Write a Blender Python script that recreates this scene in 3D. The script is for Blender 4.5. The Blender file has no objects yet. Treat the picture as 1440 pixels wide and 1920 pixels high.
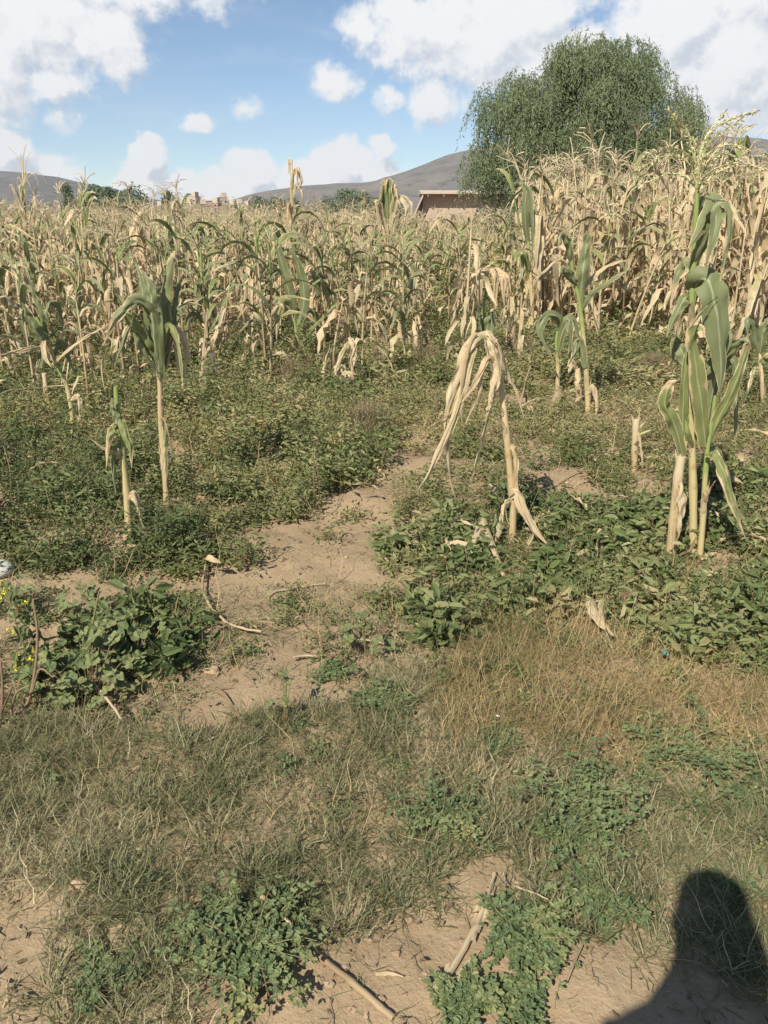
import bpy, math, random
import numpy as np
from mathutils import Vector

SC = bpy.context.scene
COL = SC.collection
R = math.radians
PI = math.pi

# ------------------------------------------------------------------ camera, sun, sky, exposure
HAZE = True
CAM_H, FOC, PITCH = 1.5, 1450.0, R(21.3)          # metres, photo pixels, downward tilt
cam_d = bpy.data.cameras.new("camera")
cam = bpy.data.objects.new("camera", cam_d)
COL.objects.link(cam)
cam.location = (0, 0, CAM_H)
cam.rotation_euler = (PI / 2 - PITCH, 0, 0)
cam_d.sensor_fit = 'VERTICAL'
cam_d.sensor_height = 36.0
cam_d.lens = 36.0 * FOC / 1920.0
cam_d.clip_start = 0.03
cam_d.clip_end = 20000
SC.camera = cam

SUN_EL, SUN_AZ = R(44), R(210)                    # azimuth from +Y turning to +X: behind the camera, to its left
sun_d = bpy.data.lights.new("sun", 'SUN')
sun_d.energy = 4.3
sun_d.angle = R(0.55)
sun_d.color = (1.0, 0.94, 0.81)
sun = bpy.data.objects.new("sun", sun_d)
COL.objects.link(sun)
sv = Vector((math.sin(SUN_AZ) * math.cos(SUN_EL), math.cos(SUN_AZ) * math.cos(SUN_EL), math.sin(SUN_EL)))
sun.rotation_euler = (-sv).to_track_quat('-Z', 'Y').to_euler()
sun.location = sv * 30

SC.view_settings.view_transform = 'Standard'
SC.view_settings.look = 'None'
SC.view_settings.exposure = 0.68
SC.view_settings.gamma = 1.0
SC.render.engine = 'CYCLES'
cy = SC.cycles
cy.max_bounces = 5
cy.diffuse_bounces = 3
cy.glossy_bounces = 2
cy.transmission_bounces = 3
cy.transparent_max_bounces = 4
cy.volume_bounces = 0
cy.use_denoising = True
cy.denoiser = 'OPENIMAGEDENOISE'
cy.denoising_input_passes = 'RGB_ALBEDO_NORMAL'
cy.denoising_prefilter = 'ACCURATE'


def pix_dir(px, py):
    u, v = (px - 720.0) / FOC, (960.0 - py) / FOC
    return (u, math.cos(PITCH) + v * math.sin(PITCH), -math.sin(PITCH) + v * math.cos(PITCH))


def at(px, py, Y):
    d = pix_dir(px, py)
    t = Y / d[1]
    return np.array((t * d[0], Y, CAM_H + t * d[2]))


def ground(px, py, z=0.0):
    d = pix_dir(px, py)
    t = (z - CAM_H) / d[2]
    return np.array((t * d[0], t * d[1], z))


def project(x, y, z):
    rz = z - CAM_H
    dep = np.maximum(y * math.cos(PITCH) - rz * math.sin(PITCH), 0.05)
    up = y * math.sin(PITCH) + rz * math.cos(PITCH)
    return 720 + FOC * x / dep, 960 - FOC * up / dep


class Nodes:
    """short hand for building a node tree"""

    def __init__(self, tree):
        self.t = tree
        tree.nodes.clear()

    def n(self, typ, **kw):
        nd = self.t.nodes.new(typ)
        for k, v in kw.items():
            setattr(nd, k, v)
        return nd

    def l(self, a, b):
        self.t.links.new(a, b)

    def put(self, sock, v):
        if isinstance(v, bpy.types.NodeSocket):
            self.l(v, sock)
        else:
            sock.default_value = v

    def m(self, op, a, b=0.0, c=0.0, clamp=False):
        nd = self.n('ShaderNodeMath', operation=op, use_clamp=clamp)
        for s, v in zip(nd.inputs, (a, b, c)):
            self.put(s, v)
        return nd.outputs[0]

    def vm(self, op, a, b=(0, 0, 0)):
        nd = self.n('ShaderNodeVectorMath', operation=op)
        self.put(nd.inputs[0], a)
        if op == 'SCALE':
            self.put(nd.inputs['Scale'], b)
        else:
            self.put(nd.inputs[1], b)
        return nd.outputs['Value'] if op == 'LENGTH' else nd.outputs[0]

    def noise(self, vec, scale, detail=4.0, rough=0.55, col=False):
        nd = self.n('ShaderNodeTexNoise')
        if vec is not None:
            self.l(vec, nd.inputs['Vector'])
        nd.inputs['Scale'].default_value = scale
        nd.inputs['Detail'].default_value = detail
        nd.inputs['Roughness'].default_value = rough
        return nd.outputs['Color' if col else 'Fac']

    def rng(self, v, a, b, c=0.0, d=1.0, smooth=False):
        nd = self.n('ShaderNodeMapRange')
        nd.interpolation_type = 'SMOOTHSTEP' if smooth else 'LINEAR'
        self.put(nd.inputs['Value'], v)
        for k, x in zip(('From Min', 'From Max', 'To Min', 'To Max'), (a, b, c, d)):
            nd.inputs[k].default_value = x
        return nd.outputs[0]

    def mix(self, f, a, b):
        nd = self.n('ShaderNodeMix', data_type='RGBA')
        self.put(nd.inputs['Factor'], f)
        self.put(nd.inputs['A'] if False else nd.inputs[6], a if isinstance(a, bpy.types.NodeSocket) else (*a, 1))
        self.put(nd.inputs[7], b if isinstance(b, bpy.types.NodeSocket) else (*b, 1))
        return nd.outputs[2]

    def ramp(self, f, stops):
        nd = self.n('ShaderNodeValToRGB')
        cr = nd.color_ramp
        while len(cr.elements) < len(stops):
            cr.elements.new(0.5)
        for e, (p, c) in zip(cr.elements, stops):
            e.position = p
            e.color = (*c, 1)
        self.put(nd.inputs[0], f)
        return nd.outputs[0]


def make_sky():
    w = bpy.data.worlds.new("World")
    SC.world = w
    w.use_nodes = True
    N = Nodes(w.node_tree)
    out = N.n('ShaderNodeOutputWorld')
    sky = N.n('ShaderNodeTexSky', sky_type='NISHITA')
    sky.sun_disc = False
    sky.sun_elevation = SUN_EL
    sky.sun_rotation = SUN_AZ
    sky.altitude = 2500
    sky.air_density = 1.0
    sky.dust_density = 0.7
    sky.ozone_density = 1.0
    bg = N.n('ShaderNodeBackground')
    bg.inputs['Strength'].default_value = 0.076
    N.l(N.vm('MULTIPLY', sky.outputs[0], (0.88, 0.97, 1.0)), bg.inputs['Color'])
    # clouds: soft ellipses round compass direction and height, torn by noise
    tc = N.n('ShaderNodeTexCoord')
    sp = N.n('ShaderNodeSeparateXYZ')
    N.l(tc.outputs['Generated'], sp.inputs[0])
    az = N.m('ARCTAN2', sp.outputs[0], sp.outputs[1])
    el = N.m('ARCSINE', sp.outputs[2])
    cb = N.n('ShaderNodeCombineXYZ')
    N.l(az, cb.inputs[0])
    N.l(el, cb.inputs[1])
    p = cb.outputs[0]
    w1 = N.vm('SCALE', N.vm('SUBTRACT', N.noise(p, 9, 3, 0.5, True), (0.5, 0.5, 0.5)), 0.030)
    w2 = N.vm('SCALE', N.vm('SUBTRACT', N.noise(p, 34, 6, 0.65, True), (0.5, 0.5, 0.5)), 0.034)
    pw = N.vm('ADD', N.vm('ADD', p, w1), w2)
    blobs = [  # pixel x, y, radius x, radius y, weight
        (40, 40, 165, 90, 0.9), (190, 75, 90, 65, 0.8), (95, 145, 60, 30, 0.75), (0, 135, 70, 80, 0.85), (250, -10, 170, 45, 0.55),
        (115, 222, 38, 24, 0.5), (625, 155, 44, 34, 0.75), (450, 200, 34, 20, 0.4), (370, 232, 34, 18, 0.85),
        (276, 294, 36, 36, 1.7), (268, 345, 48, 36, 1.6), (345, 352, 30, 24, 1.4), (474, 322, 44, 42, 1.6), (425, 354, 50, 28, 1.4),
        (645, 312, 50, 44, 1.6), (580, 338, 60, 36, 1.5), (700, 335, 50, 36, 1.4), (713, 270, 24, 22, 1.3), (10, 285, 46, 30, 1.5), (70, 318, 75, 26, 0.9),
        (690, 45, 60, 34, 0.7), (800, 55, 130, 75, 0.85), (930, 75, 130, 85, 1.0), (1010, 20, 90, 60, 1.0), (820, 190, 75, 40, 0.7), (735, 192, 36, 26, 0.6),
        (1060, 120, 150, 70, 1.0), (1270, 60, 110, 85, 1.1), (1380, 130, 130, 110, 1.1), (1420, 10, 150, 60, 1.0), (1370, 225, 110, 50, 0.8),
        (1750, 120, 260, 120, 1.0), (-350, 150, 260, 110, 0.9), (-200, 290, 160, 50, 1.0), (1650, 260, 150, 50, 0.9),
    ]

    def cover(vec):
        cov = None
        for px, py, rx, ry, wt in blobs:
            d = pix_dir(px, py)
            a0 = math.atan2(d[0], d[1])
            e0 = math.atan2(d[2], math.hypot(d[0], d[1]))
            k = 1.0 / FOC
            q = N.vm('MULTIPLY', N.vm('SUBTRACT', vec, (a0, e0, 0)), (1 / (rx * k * 1.25), 1 / (ry * k * 1.25), 0))
            v = N.m('MULTIPLY_ADD', N.vm('LENGTH', q), -wt * 0.93, wt * 0.93)
            cov = v if cov is None else N.m('SMOOTH_MAX', cov, v, 0.12)
        return cov
    c1 = cover(pw)
    c2 = cover(N.vm('ADD', pw, (-0.012, 0.020, 0)))
    f1 = N.noise(p, 30, 9, 0.62)
    f2 = N.noise(N.vm('ADD', p, (-0.008, 0.012, 0)), 30, 9, 0.62)
    dens = N.m('ADD', c1, N.m('MULTIPLY', N.m('SUBTRACT', f1, 0.5), 1.15))
    alpha = N.rng(dens, 0.03, 0.46, 0, 0.97, True)
    veil = N.rng(N.noise(N.vm('MULTIPLY', pw, (3.0, 16.0, 1)), 1.6, 5, 0.55), 0.45, 0.78, 0.0, 0.26, True)
    low = N.rng(el, 0.0, 0.14, 0.08, 0.0, True)
    alpha = N.m('MAXIMUM', alpha, N.m('MAXIMUM', veil, low))
    lit = N.m('ADD', N.m('MULTIPLY', N.m('SUBTRACT', c1, c2), 1.0), N.m('MULTIPLY', N.m('SUBTRACT', f1, f2), 1.5))
    lit = N.m('ADD', lit, N.rng(el, 0.0, 0.22, 0.12, 0.0))
    lit = N.rng(lit, -0.46, 0.16, 0, 1, True)
    colr = N.mix(lit, (0.55, 0.59, 0.66), (0.85, 0.85, 0.85))
    bc = N.n('ShaderNodeBackground')
    N.l(colr, bc.inputs['Color'])
    bc.inputs['Strength'].default_value = 0.72
    mx = N.n('ShaderNodeMixShader')
    N.l(alpha, mx.inputs[0])
    N.l(bg.outputs[0], mx.inputs[1])
    N.l(bc.outputs[0], mx.inputs[2])
    N.l(mx.outputs[0], out.inputs[0])
    w.cycles.sampling_method = 'MANUAL'
    w.cycles.sample_map_resolution = 512


make_sky()

# ------------------------------------------------------------------ helpers: noise, meshes, tags


def vn(x, y, s=0):
    """smooth value noise 0..1"""
    x, y = np.asarray(x, float), np.asarray(y, float)
    ix, iy = np.floor(x).astype(np.int64), np.floor(y).astype(np.int64)
    fx, fy = x - ix, y - iy
    fx, fy = fx * fx * (3 - 2 * fx), fy * fy * (3 - 2 * fy)

    def h(a, b):
        n = (a * 374761393 + b * 668265263 + s * 1274126177) & 0xffffffff
        n = ((n ^ (n >> 13)) * 1274126177) & 0xffffffff
        n = ((n ^ (n >> 16)) * 2246822519) & 0xffffffff
        return ((n ^ (n >> 15)) & 0xffff) / 65535.0
    a, b, c, d = h(ix, iy), h(ix + 1, iy), h(ix, iy + 1), h(ix + 1, iy + 1)
    return (a * (1 - fx) + b * fx) * (1 - fy) + (c * (1 - fx) + d * fx) * fy


def fbm(x, y, s=0, o=4):
    r, a = 0, 0.5
    for k in range(o):
        r = r + a * (vn(x * 2 ** k, y * 2 ** k, s + k) - 0.5)
        a *= 0.5
    return r


class G:
    """gathers quads; build() links them as one mesh object"""

    def __init__(s):
        s.v, s.q, s.u, s.r, s.m, s.n = [], [], [], [], [], 0

    def add(s, V, Q, uv=None, rnd=0.5, mat=0):
        V = np.asarray(V, float).reshape(-1, 3)
        Q = np.asarray(Q, np.int64).reshape(-1, 4)
        s.v.append(V)
        s.q.append(Q + s.n)
        s.u.append(np.zeros((len(V), 2)) if uv is None else np.asarray(uv, float).reshape(-1, 2))
        s.r.append(np.broadcast_to(np.asarray(rnd, float), (len(V),)).copy())
        s.m.append(np.broadcast_to(np.asarray(mat, np.int64), (len(Q),)).copy())
        s.n += len(V)

    def arrays(s):
        return [np.concatenate(a) for a in (s.v, s.q, s.u, s.r, s.m)]

    def build(s, name, mats, parent=None, smooth=True):
        V, Q, U, Rn, M = s.arrays()
        me = bpy.data.meshes.new(name)
        me.vertices.add(len(V))
        me.vertices.foreach_set('co', V.astype(np.float32).ravel())
        me.loops.add(len(Q) * 4)
        me.loops.foreach_set('vertex_index', Q.astype(np.int32).ravel())
        me.polygons.add(len(Q))
        me.polygons.foreach_set('loop_start', (np.arange(len(Q)) * 4).astype(np.int32))
        me.polygons.foreach_set('material_index', M.astype(np.int32))
        me.polygons.foreach_set('use_smooth', np.full(len(Q), smooth))
        ul = me.uv_layers.new(name='UVMap')
        ul.data.foreach_set('uv', U[Q.ravel()].astype(np.float32).ravel())
        at_ = me.attributes.new('rnd', 'FLOAT', 'POINT')
        at_.data.foreach_set('value', Rn.astype(np.float32))
        me.update(calc_edges=True)
        for m_ in (mats if isinstance(mats, (list, tuple)) else [mats]):
            me.materials.append(m_)
        o = bpy.data.objects.new(name, me)
        COL.objects.link(o)
        if parent is not None:
            o.parent = parent
        return o

    # shapes
    def ribbon(s, pts, w, wd, across=2, fold=0.0, rnd=0.5, mat=0, wave=0.0, wf=5.0, ph=0.0, rag=0.0, seed=0):
        pts, wd = np.asarray(pts, float), np.asarray(wd, float)
        K = len(pts)
        w = np.broadcast_to(np.asarray(w, float), (K,))
        tg = np.gradient(pts, axis=0)
        tg /= np.linalg.norm(tg, axis=1, keepdims=True) + 1e-9
        wd = wd - tg * (wd * tg).sum(1, keepdims=True)
        wd /= np.linalg.norm(wd, axis=1, keepdims=True) + 1e-9
        nr = np.cross(tg, wd)
        c = np.linspace(-1, 1, across + 1)
        t = np.linspace(0, 1, K)
        off = fold * np.abs(c)[None, :] * w[:, None] + wave * w[:, None] * np.abs(c)[None, :] ** 2 * np.sin(wf * 2 * PI * t[:, None] + ph + 1.9 * np.sign(c)[None, :])
        cw = c[None, :] * np.ones((K, 1))
        if rag:
            rr = np.random.default_rng(seed)
            sd_ = rr.uniform(0, 99)
            e1 = fbm(t * 7 + sd_, t * 0 + sd_, 3, 4) + 0.5 * fbm(t * 31, t * 0 + sd_, 4, 2)
            e2 = fbm(t * 7 + sd_ + 40, t * 0 + sd_, 5, 4) + 0.5 * fbm(t * 31, t * 0 + sd_ + 9, 4, 2)
            cw = cw * np.where(c[None, :] < 0, (1 + rag * 1.8 * e1)[:, None], (1 + rag * 1.8 * e2)[:, None])
            off = off + rag * w[:, None] * 1.5 * fbm(c[None, :] * 2.3 + sd_, t[:, None] * 9 + sd_, 7, 3)
        V = pts[:, None, :] + wd[:, None, :] * (cw[:, :, None] * w[:, None, None] / 2) + nr[:, None, :] * off[:, :, None]
        uv = np.stack(np.broadcast_arrays((c[None, :] + 1) / 2, t[:, None]), -1)
        n = across + 1
        i, j = np.meshgrid(np.arange(K - 1), np.arange(across), indexing='ij')
        a = (i * n + j).ravel()
        s.add(V, np.stack([a, a + 1, a + n + 1, a + n], 1), uv, rnd, mat)

    def tube(s, pts, r, sides=6, rnd=0.5, mat=0, flat=1.0):
        pts = np.asarray(pts, float)
        K = len(pts)
        r = np.broadcast_to(np.asarray(r, float), (K,))
        tg = np.gradient(pts, axis=0)
        tg /= np.linalg.norm(tg, axis=1, keepdims=True) + 1e-9
        ref = np.array((1.0, 0, 0)) if abs(tg[0][0]) < 0.8 else np.array((0, 1.0, 0))
        X = []
        for k in range(K):
            ref = ref - tg[k] * ref.dot(tg[k])
            ref = ref / (np.linalg.norm(ref) + 1e-9)
            X.append(ref)
        X = np.array(X)
        Yv = np.cross(tg, X)
        a = np.linspace(0, 2 * PI, sides + 1)
        V = pts[:, None, :] + (X[:, None, :] * np.cos(a)[None, :, None] + Yv[:, None, :] * np.sin(a)[None, :, None] * flat) * r[:, None, None]
        uv = np.stack(np.broadcast_arrays(a[None, :] / (2 * PI), np.linspace(0, 1, K)[:, None]), -1)
        n = sides + 1
        i, j = np.meshgrid(np.arange(K - 1), np.arange(sides), indexing='ij')
        b = (i * n + j).ravel()
        s.add(V, np.stack([b, b + 1, b + n + 1, b + n], 1), uv, rnd, mat)
        # end caps as a flat ring pulled to the middle
        for k in (0, K - 1):
            ring = V[k]
            cen = np.repeat(pts[k][None], sides + 1, 0)
            W = np.concatenate([ring, cen])
            jj = np.arange(sides)
            s.add(W, np.stack([jj, jj + 1, jj + 1 + n, jj + n], 1) if k else np.stack([jj + 1, jj, jj + n, jj + 1 + n], 1), np.concatenate([uv[k], uv[k]]), rnd, mat)

    def box(s, c, d, rz=0.0, rnd=0.5, mat=0):
        c, d = np.asarray(c, float), np.asarray(d, float) / 2
        V = np.array([(x, y, z) for z in (-1, 1) for y in (-1, 1) for x in (-1, 1)], float) * d
        ca, sa = math.cos(rz), math.sin(rz)
        V = np.stack([V[:, 0] * ca - V[:, 1] * sa, V[:, 0] * sa + V[:, 1] * ca, V[:, 2]], 1) + c
        s.add(V, [(0, 2, 3, 1), (4, 5, 7, 6), (0, 1, 5, 4), (2, 6, 7, 3), (0, 4, 6, 2), (1, 3, 7, 5)], None, rnd, mat)

    def leaves(s, base, dr, nr, L, W, rnd, mat=0, fold=0.25, shape=0.45):
        """many folded leaves: two quads each"""
        base, dr, nr = (np.asarray(a, float) for a in (base, dr, nr))
        n = len(base)
        if n == 0:
            return
        dr = dr / (np.linalg.norm(dr, axis=1, keepdims=True) + 1e-9)
        sd = np.cross(dr, nr)
        sd /= np.linalg.norm(sd, axis=1, keepdims=True) + 1e-9
        up = np.cross(sd, dr)
        L = np.broadcast_to(np.asarray(L, float), (n,))[:, None]
        W = np.broadcast_to(np.asarray(W, float), (n,))[:, None]
        f = fold * W
        P = [base,
             base + dr * L * (shape - 0.18) + sd * W * 0.42 + up * f, base + dr * L * (shape + 0.25) + sd * W * 0.40 + up * f,
             base + dr * L - up * f * 0.6,
             base + dr * L * (shape + 0.25) - sd * W * 0.40 + up * f, base + dr * L * (shape - 0.18) - sd * W * 0.42 + up * f]
        V = np.stack(P, 1).reshape(-1, 3)
        o = np.arange(n)[:, None] * 6
        Q = np.concatenate([o + np.array([[0, 1, 2, 3]]), o + np.array([[0, 3, 4, 5]])], 0)
        uv = np.tile(np.array([(0.5, 0), (1, .35), (1, .7), (0.5, 1), (0, .7), (0, .35)]), (n, 1))
        s.add(V, Q, uv, np.repeat(np.broadcast_to(np.asarray(rnd, float), (n,)), 6), mat)

    def blades(s, base, az, lean, L, W, droop, rnd, seg=3, mat=0):
        """many tapering grass blades that bend over"""
        n = len(base)
        if n == 0:
            return
        t = np.linspace(0, 1, seg + 1)
        L, W, az, lean, droop = (np.broadcast_to(np.asarray(a, float), (n,)) for a in (L, W, az, lean, droop))
        pts = [np.asarray(base, float)]
        for k in range(seg):
            a = np.minimum(lean + droop * (t[k] + t[k + 1]) / 2, 2.5)
            st = L / seg
            wob = az + 0.5 * np.sin(7.1 * az + 3 * k)
            pts.append(pts[-1] + np.stack([np.sin(a) * np.cos(wob) * st, np.sin(a) * np.sin(wob) * st, np.cos(a) * st], 1))
        P = np.stack(pts, 1)
        P[:, :, 2] = np.maximum(P[:, :, 2], P[:, :1, 2] + 0.002 + 0.006 * ((az * 37) % 1.0)[:, None])
        tw = az + PI / 2 + 0.8 * np.sin(11 * az)
        sd = np.stack([np.cos(tw), np.sin(tw), 0.3 * np.sin(5 * az)], 1)
        wid = (1 - t ** 1.6 * 0.92)[None, :, None] * W[:, None, None] / 2
        A = P + sd[:, None, :] * wid
        B = P - sd[:, None, :] * wid
        V = np.stack([A, B], 2).reshape(-1, 3)
        o = (np.arange(n) * (seg + 1) * 2)[:, None]
        Q = np.concatenate([o + np.array([[2 * k, 2 * k + 1, 2 * k + 3, 2 * k + 2]]) for k in range(seg)], 0)
        uv = np.tile(np.stack([np.tile([1.0, 0.0], seg + 1), np.repeat(t, 2)], 1), (n, 1))
        s.add(V, Q, uv, np.repeat(np.broadcast_to(np.asarray(rnd, float), (n,)), (seg + 1) * 2), mat)


def crom(P, n):
    """smooth curve through the points"""
    P = np.asarray(P, float)
    if len(P) == 2:
        return P[0] + (P[1] - P[0]) * np.linspace(0, 1, n)[:, None]
    Q = np.vstack([2 * P[0] - P[1], P, 2 * P[-1] - P[-2]])
    out = []
    for t in np.linspace(0, len(P) - 1 - 1e-6, n):
        i = int(t)
        f = t - i
        a, b, c, d = Q[i:i + 4]
        out.append(0.5 * (2 * b + (c - a) * f + (2 * a - 5 * b + 4 * c - d) * f * f + (3 * b - a - 3 * c + d) * f ** 3))
    return np.array(out)


def tag(o, label=None, cat=None, group=None, kind=None):
    for k, v in (('label', label), ('category', cat), ('group', group), ('kind', kind)):
        if v:
            o[k] = v
    return o


def thing(name, loc, label, cat, group=None):
    o = bpy.data.objects.new(name, None)
    o.empty_display_size = 0.1
    COL.objects.link(o)
    o.location = tuple(float(a) for a in loc)
    return tag(o, label, cat, group)


# ------------------------------------------------------------------ materials


def new_mat(name):
    m = bpy.data.materials.new(name)
    m.use_nodes = True
    return m, Nodes(m.node_tree)


def finish(N, col, rough=0.7, spec=0.25, transl=0.0, tcol=None, bump=None, bstr=0.3, bdist=0.01):
    out = N.n('ShaderNodeOutputMaterial')
    b = N.n('ShaderNodeBsdfPrincipled')
    N.put(b.inputs['Base Color'], col if isinstance(col, bpy.types.NodeSocket) else (*col, 1))
    N.put(b.inputs['Roughness'], rough)
    b.inputs['Specular IOR Level'].default_value = spec
    if bump is not None:
        bp = N.n('ShaderNodeBump')
        bp.inputs['Strength'].default_value = bstr
        bp.inputs['Distance'].default_value = bdist
        N.l(bump, bp.inputs['Height'])
        N.l(bp.outputs[0], b.inputs['Normal'])
    if transl > 0:
        t = N.n('ShaderNodeBsdfTranslucent')
        N.put(t.inputs['Color'], tcol if tcol is not None else col)
        mx = N.n('ShaderNodeMixShader')
        mx.inputs[0].default_value = transl
        N.l(b.outputs[0], mx.inputs[1])
        N.l(t.outputs[0], mx.inputs[2])
        N.l(mx.outputs[0], out.inputs[0])
    else:
        N.l(b.outputs[0], out.inputs[0])


def rnd_of(N):
    a = N.n('ShaderNodeAttribute', attribute_name='rnd')
    return a.outputs['Fac']


def ramp_mat(name, stops, transl=0.25, rough=0.6, spec=0.3, var=0.35, scale=30.0):
    """leaf and grass material: hue chosen per leaf, blotched by noise"""
    m, N = new_mat(name)
    tc = N.n('ShaderNodeTexCoord')
    nz = N.noise(tc.outputs['Object'], scale, 3, 0.6)
    big = N.noise(tc.outputs['Object'], 1.6, 3, 0.5)
    f = N.m('ADD', rnd_of(N), N.m('MULTIPLY', N.m('SUBTRACT', nz, 0.5), var))
    f = N.m('ADD', f, N.m('MULTIPLY', N.m('SUBTRACT', big, 0.5), 0.7), clamp=True)
    col = N.ramp(f, stops)
    finish(N, col, rough, spec, transl)
    return m


def corn_leaf(name, green, green2, rib, dry, dryness, transl=0.25):
    """long leaf: veins along it, pale midrib, margins and tip that dry out"""
    m, N = new_mat(name)
    uv = N.n('ShaderNodeTexCoord')
    sp = N.n('ShaderNodeSeparateXYZ')
    N.l(uv.outputs['UV'], sp.inputs[0])
    u, v = sp.outputs[0], sp.outputs[1]
    oi = N.n('ShaderNodeObjectInfo')
    r = N.m('FRACT', N.m('ADD', N.m('MULTIPLY', rnd_of(N), 5.37), oi.outputs['Random']))
    cv = N.n('ShaderNodeCombineXYZ')
    N.l(N.m('MULTIPLY', u, 34.0), cv.inputs[0])
    N.l(N.m('MULTIPLY', v, 2.2), cv.inputs[1])
    N.l(N.m('MULTIPLY', r, 40.0), cv.inputs[2])
    vein = N.noise(cv.outputs[0], 1.0, 3, 0.6)
    blot = N.noise(uv.outputs['Object'], 14, 4, 0.6)
    edge = N.m('ABSOLUTE', N.m('MULTIPLY_ADD', u, 2.0, -1.0))
    g = N.mix(N.m('ADD', N.m('MULTIPLY', vein, 0.6), N.m('MULTIPLY', r, 0.4)), green, green2)
    ribf = N.rng(edge, 0.05, 0.11, 0.75, 0.0)
    g = N.mix(ribf, g, rib)
    dcol = N.mix(N.rng(vein, 0.3, 0.7), tuple(c * 0.60 for c in dry), tuple(min(1, c * 1.14) for c in dry))
    dcol = N.mix(N.rng(blot, 0.58, 0.85, 0, 0.45), dcol, (dry[0] * 0.62, dry[1] * 0.50, dry[2] * 0.40))
    dcol = N.mix(N.rng(r, 0.55, 1.0, 0, 0.45), dcol, (dry[0] * 0.80, dry[1] * 0.66, dry[2] * 0.50))
    k = N.m('ADD', N.m('MULTIPLY', N.m('POWER', edge, 4.0), 0.42), N.m('MULTIPLY', N.m('POWER', v, 3.0), 0.5))
    k = N.m('ADD', k, N.m('MULTIPLY', N.m('SUBTRACT', blot, 0.5), 0.9))
    k = N.m('ADD', k, N.m('MULTIPLY_ADD', r, 0.35, dryness - 0.18))
    col = N.mix(N.rng(k, 0.42, 0.60, 0, 1, True), g, dcol)
    finish(N, col, 0.55, 0.3, transl, None, vein, 0.35, 0.004)
    return m


def stalk_mat(name, low, high, split=0.5):
    m, N = new_mat(name)
    uv = N.n('ShaderNodeTexCoord')
    sp = N.n('ShaderNodeSeparateXYZ')
    N.l(uv.outputs['UV'], sp.inputs[0])
    cv = N.n('ShaderNodeCombineXYZ')
    N.l(N.m('MULTIPLY', sp.outputs[0], 16.0), cv.inputs[0])
    N.l(N.m('MULTIPLY', sp.outputs[1], 3.0), cv.inputs[1])
    fib = N.noise(cv.outputs[0], 1.0, 4, 0.65)
    bl = N.noise(uv.outputs['Object'], 17, 4, 0.6)
    f = N.rng(N.m('ADD', sp.outputs[1], N.m('MULTIPLY', N.m('SUBTRACT', bl, 0.5), 0.35)), split - 0.12, split + 0.12, 0, 1, True)
    a = N.mix(fib, tuple(c * 0.7 for c in low), tuple(min(1, c * 1.2) for c in low))
    a = N.mix(N.rng(bl, 0.56, 0.72, 0, 0.6), a, (low[0] * 0.62, low[1] * 0.42, low[2] * 0.26))
    b = N.mix(fib, tuple(c * 0.75 for c in high), tuple(min(1, c * 1.25) for c in high))
    finish(N, N.mix(f, a, b), 0.6, 0.3, 0.0, None, fib, 0.5, 0.004)
    return m


DRY = (0.72, 0.575, 0.365)
M = {}
M['leaf_green'] = corn_leaf('corn_leaf_green', (0.165, 0.19, 0.085), (0.27, 0.285, 0.14), (0.44, 0.45, 0.27), DRY, 0.03)
M['leaf_turn'] = corn_leaf('corn_leaf_turning', (0.16, 0.19, 0.065), (0.29, 0.30, 0.115), (0.42, 0.45, 0.24), DRY, 0.16)
M['leaf_dry'] = corn_leaf('corn_leaf_dry', (0.36, 0.33, 0.13), (0.46, 0.40, 0.19), (0.66, 0.54, 0.34), DRY, 0.62, 0.30)
M['stalk_green'] = stalk_mat('corn_stalk_green', (0.52, 0.42, 0.21), (0.24, 0.30, 0.09), 0.42)
M['stalk_dry'] = stalk_mat('corn_stalk_dry', (0.50, 0.38, 0.21), (0.60, 0.47, 0.28), 0.5)
M['stalk_pale'] = stalk_mat('corn_stub_pale', (0.48, 0.36, 0.20), (0.56, 0.45, 0.28), 0.7)
M['tassel'] = ramp_mat('corn_tassel', [(0.0, (0.50, 0.40, 0.24)), (0.5, (0.62, 0.51, 0.32)), (1.0, (0.44, 0.33, 0.22))], 0.15)
M['tassel_fresh'] = ramp_mat('corn_tassel_fresh', [(0.0, (0.50, 0.50, 0.24)), (0.6, (0.66, 0.60, 0.36)), (1.0, (0.58, 0.50, 0.30))], 0.15)
M['husk'] = corn_leaf('corn_husk', (0.42, 0.42, 0.18), (0.52, 0.48, 0.24), (0.6, 0.52, 0.32), (0.68, 0.55, 0.36), 0.55)
M['bush'] = ramp_mat('bushy_weed_leaf', [(0.0, (0.122, 0.156, 0.062)), (0.42, (0.230, 0.258, 0.103)), (0.78, (0.345, 0.339, 0.148)), (1.0, (0.517, 0.420, 0.220))], 0.38)
M['weed'] = ramp_mat('leafy_weed_leaf', [(0.0, (0.112, 0.154, 0.055)), (0.45, (0.202, 0.237, 0.094)), (0.82, (0.291, 0.303, 0.132)), (1.0, (0.403, 0.341, 0.176))], 0.36)
M['olive'] = ramp_mat('olive_weed_leaf', [(0.0, (0.154, 0.181, 0.068)), (0.45, (0.277, 0.280, 0.118)), (0.8, (0.399, 0.355, 0.172)), (1.0, (0.540, 0.435, 0.246))], 0.36)
M['grass'] = ramp_mat('matted_grass_blade', [(0.0, (0.134, 0.150, 0.065)), (0.40, (0.250, 0.245, 0.125)), (0.72, (0.384, 0.345, 0.200)), (1.0, (0.595, 0.510, 0.330))], 0.36)
M['straw'] = ramp_mat('straw_grass_blade', [(0.0, (0.207, 0.192, 0.075)), (0.3, (0.403, 0.300, 0.144)), (0.7, (0.573, 0.432, 0.219)), (1.0, (0.732, 0.576, 0.338))], 0.36)
M['dead'] = ramp_mat('dead_weed', [(0.0, (0.16, 0.115, 0.07)), (0.5, (0.27, 0.195, 0.12)), (1.0, (0.42, 0.32, 0.20))], 0.1)
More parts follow.
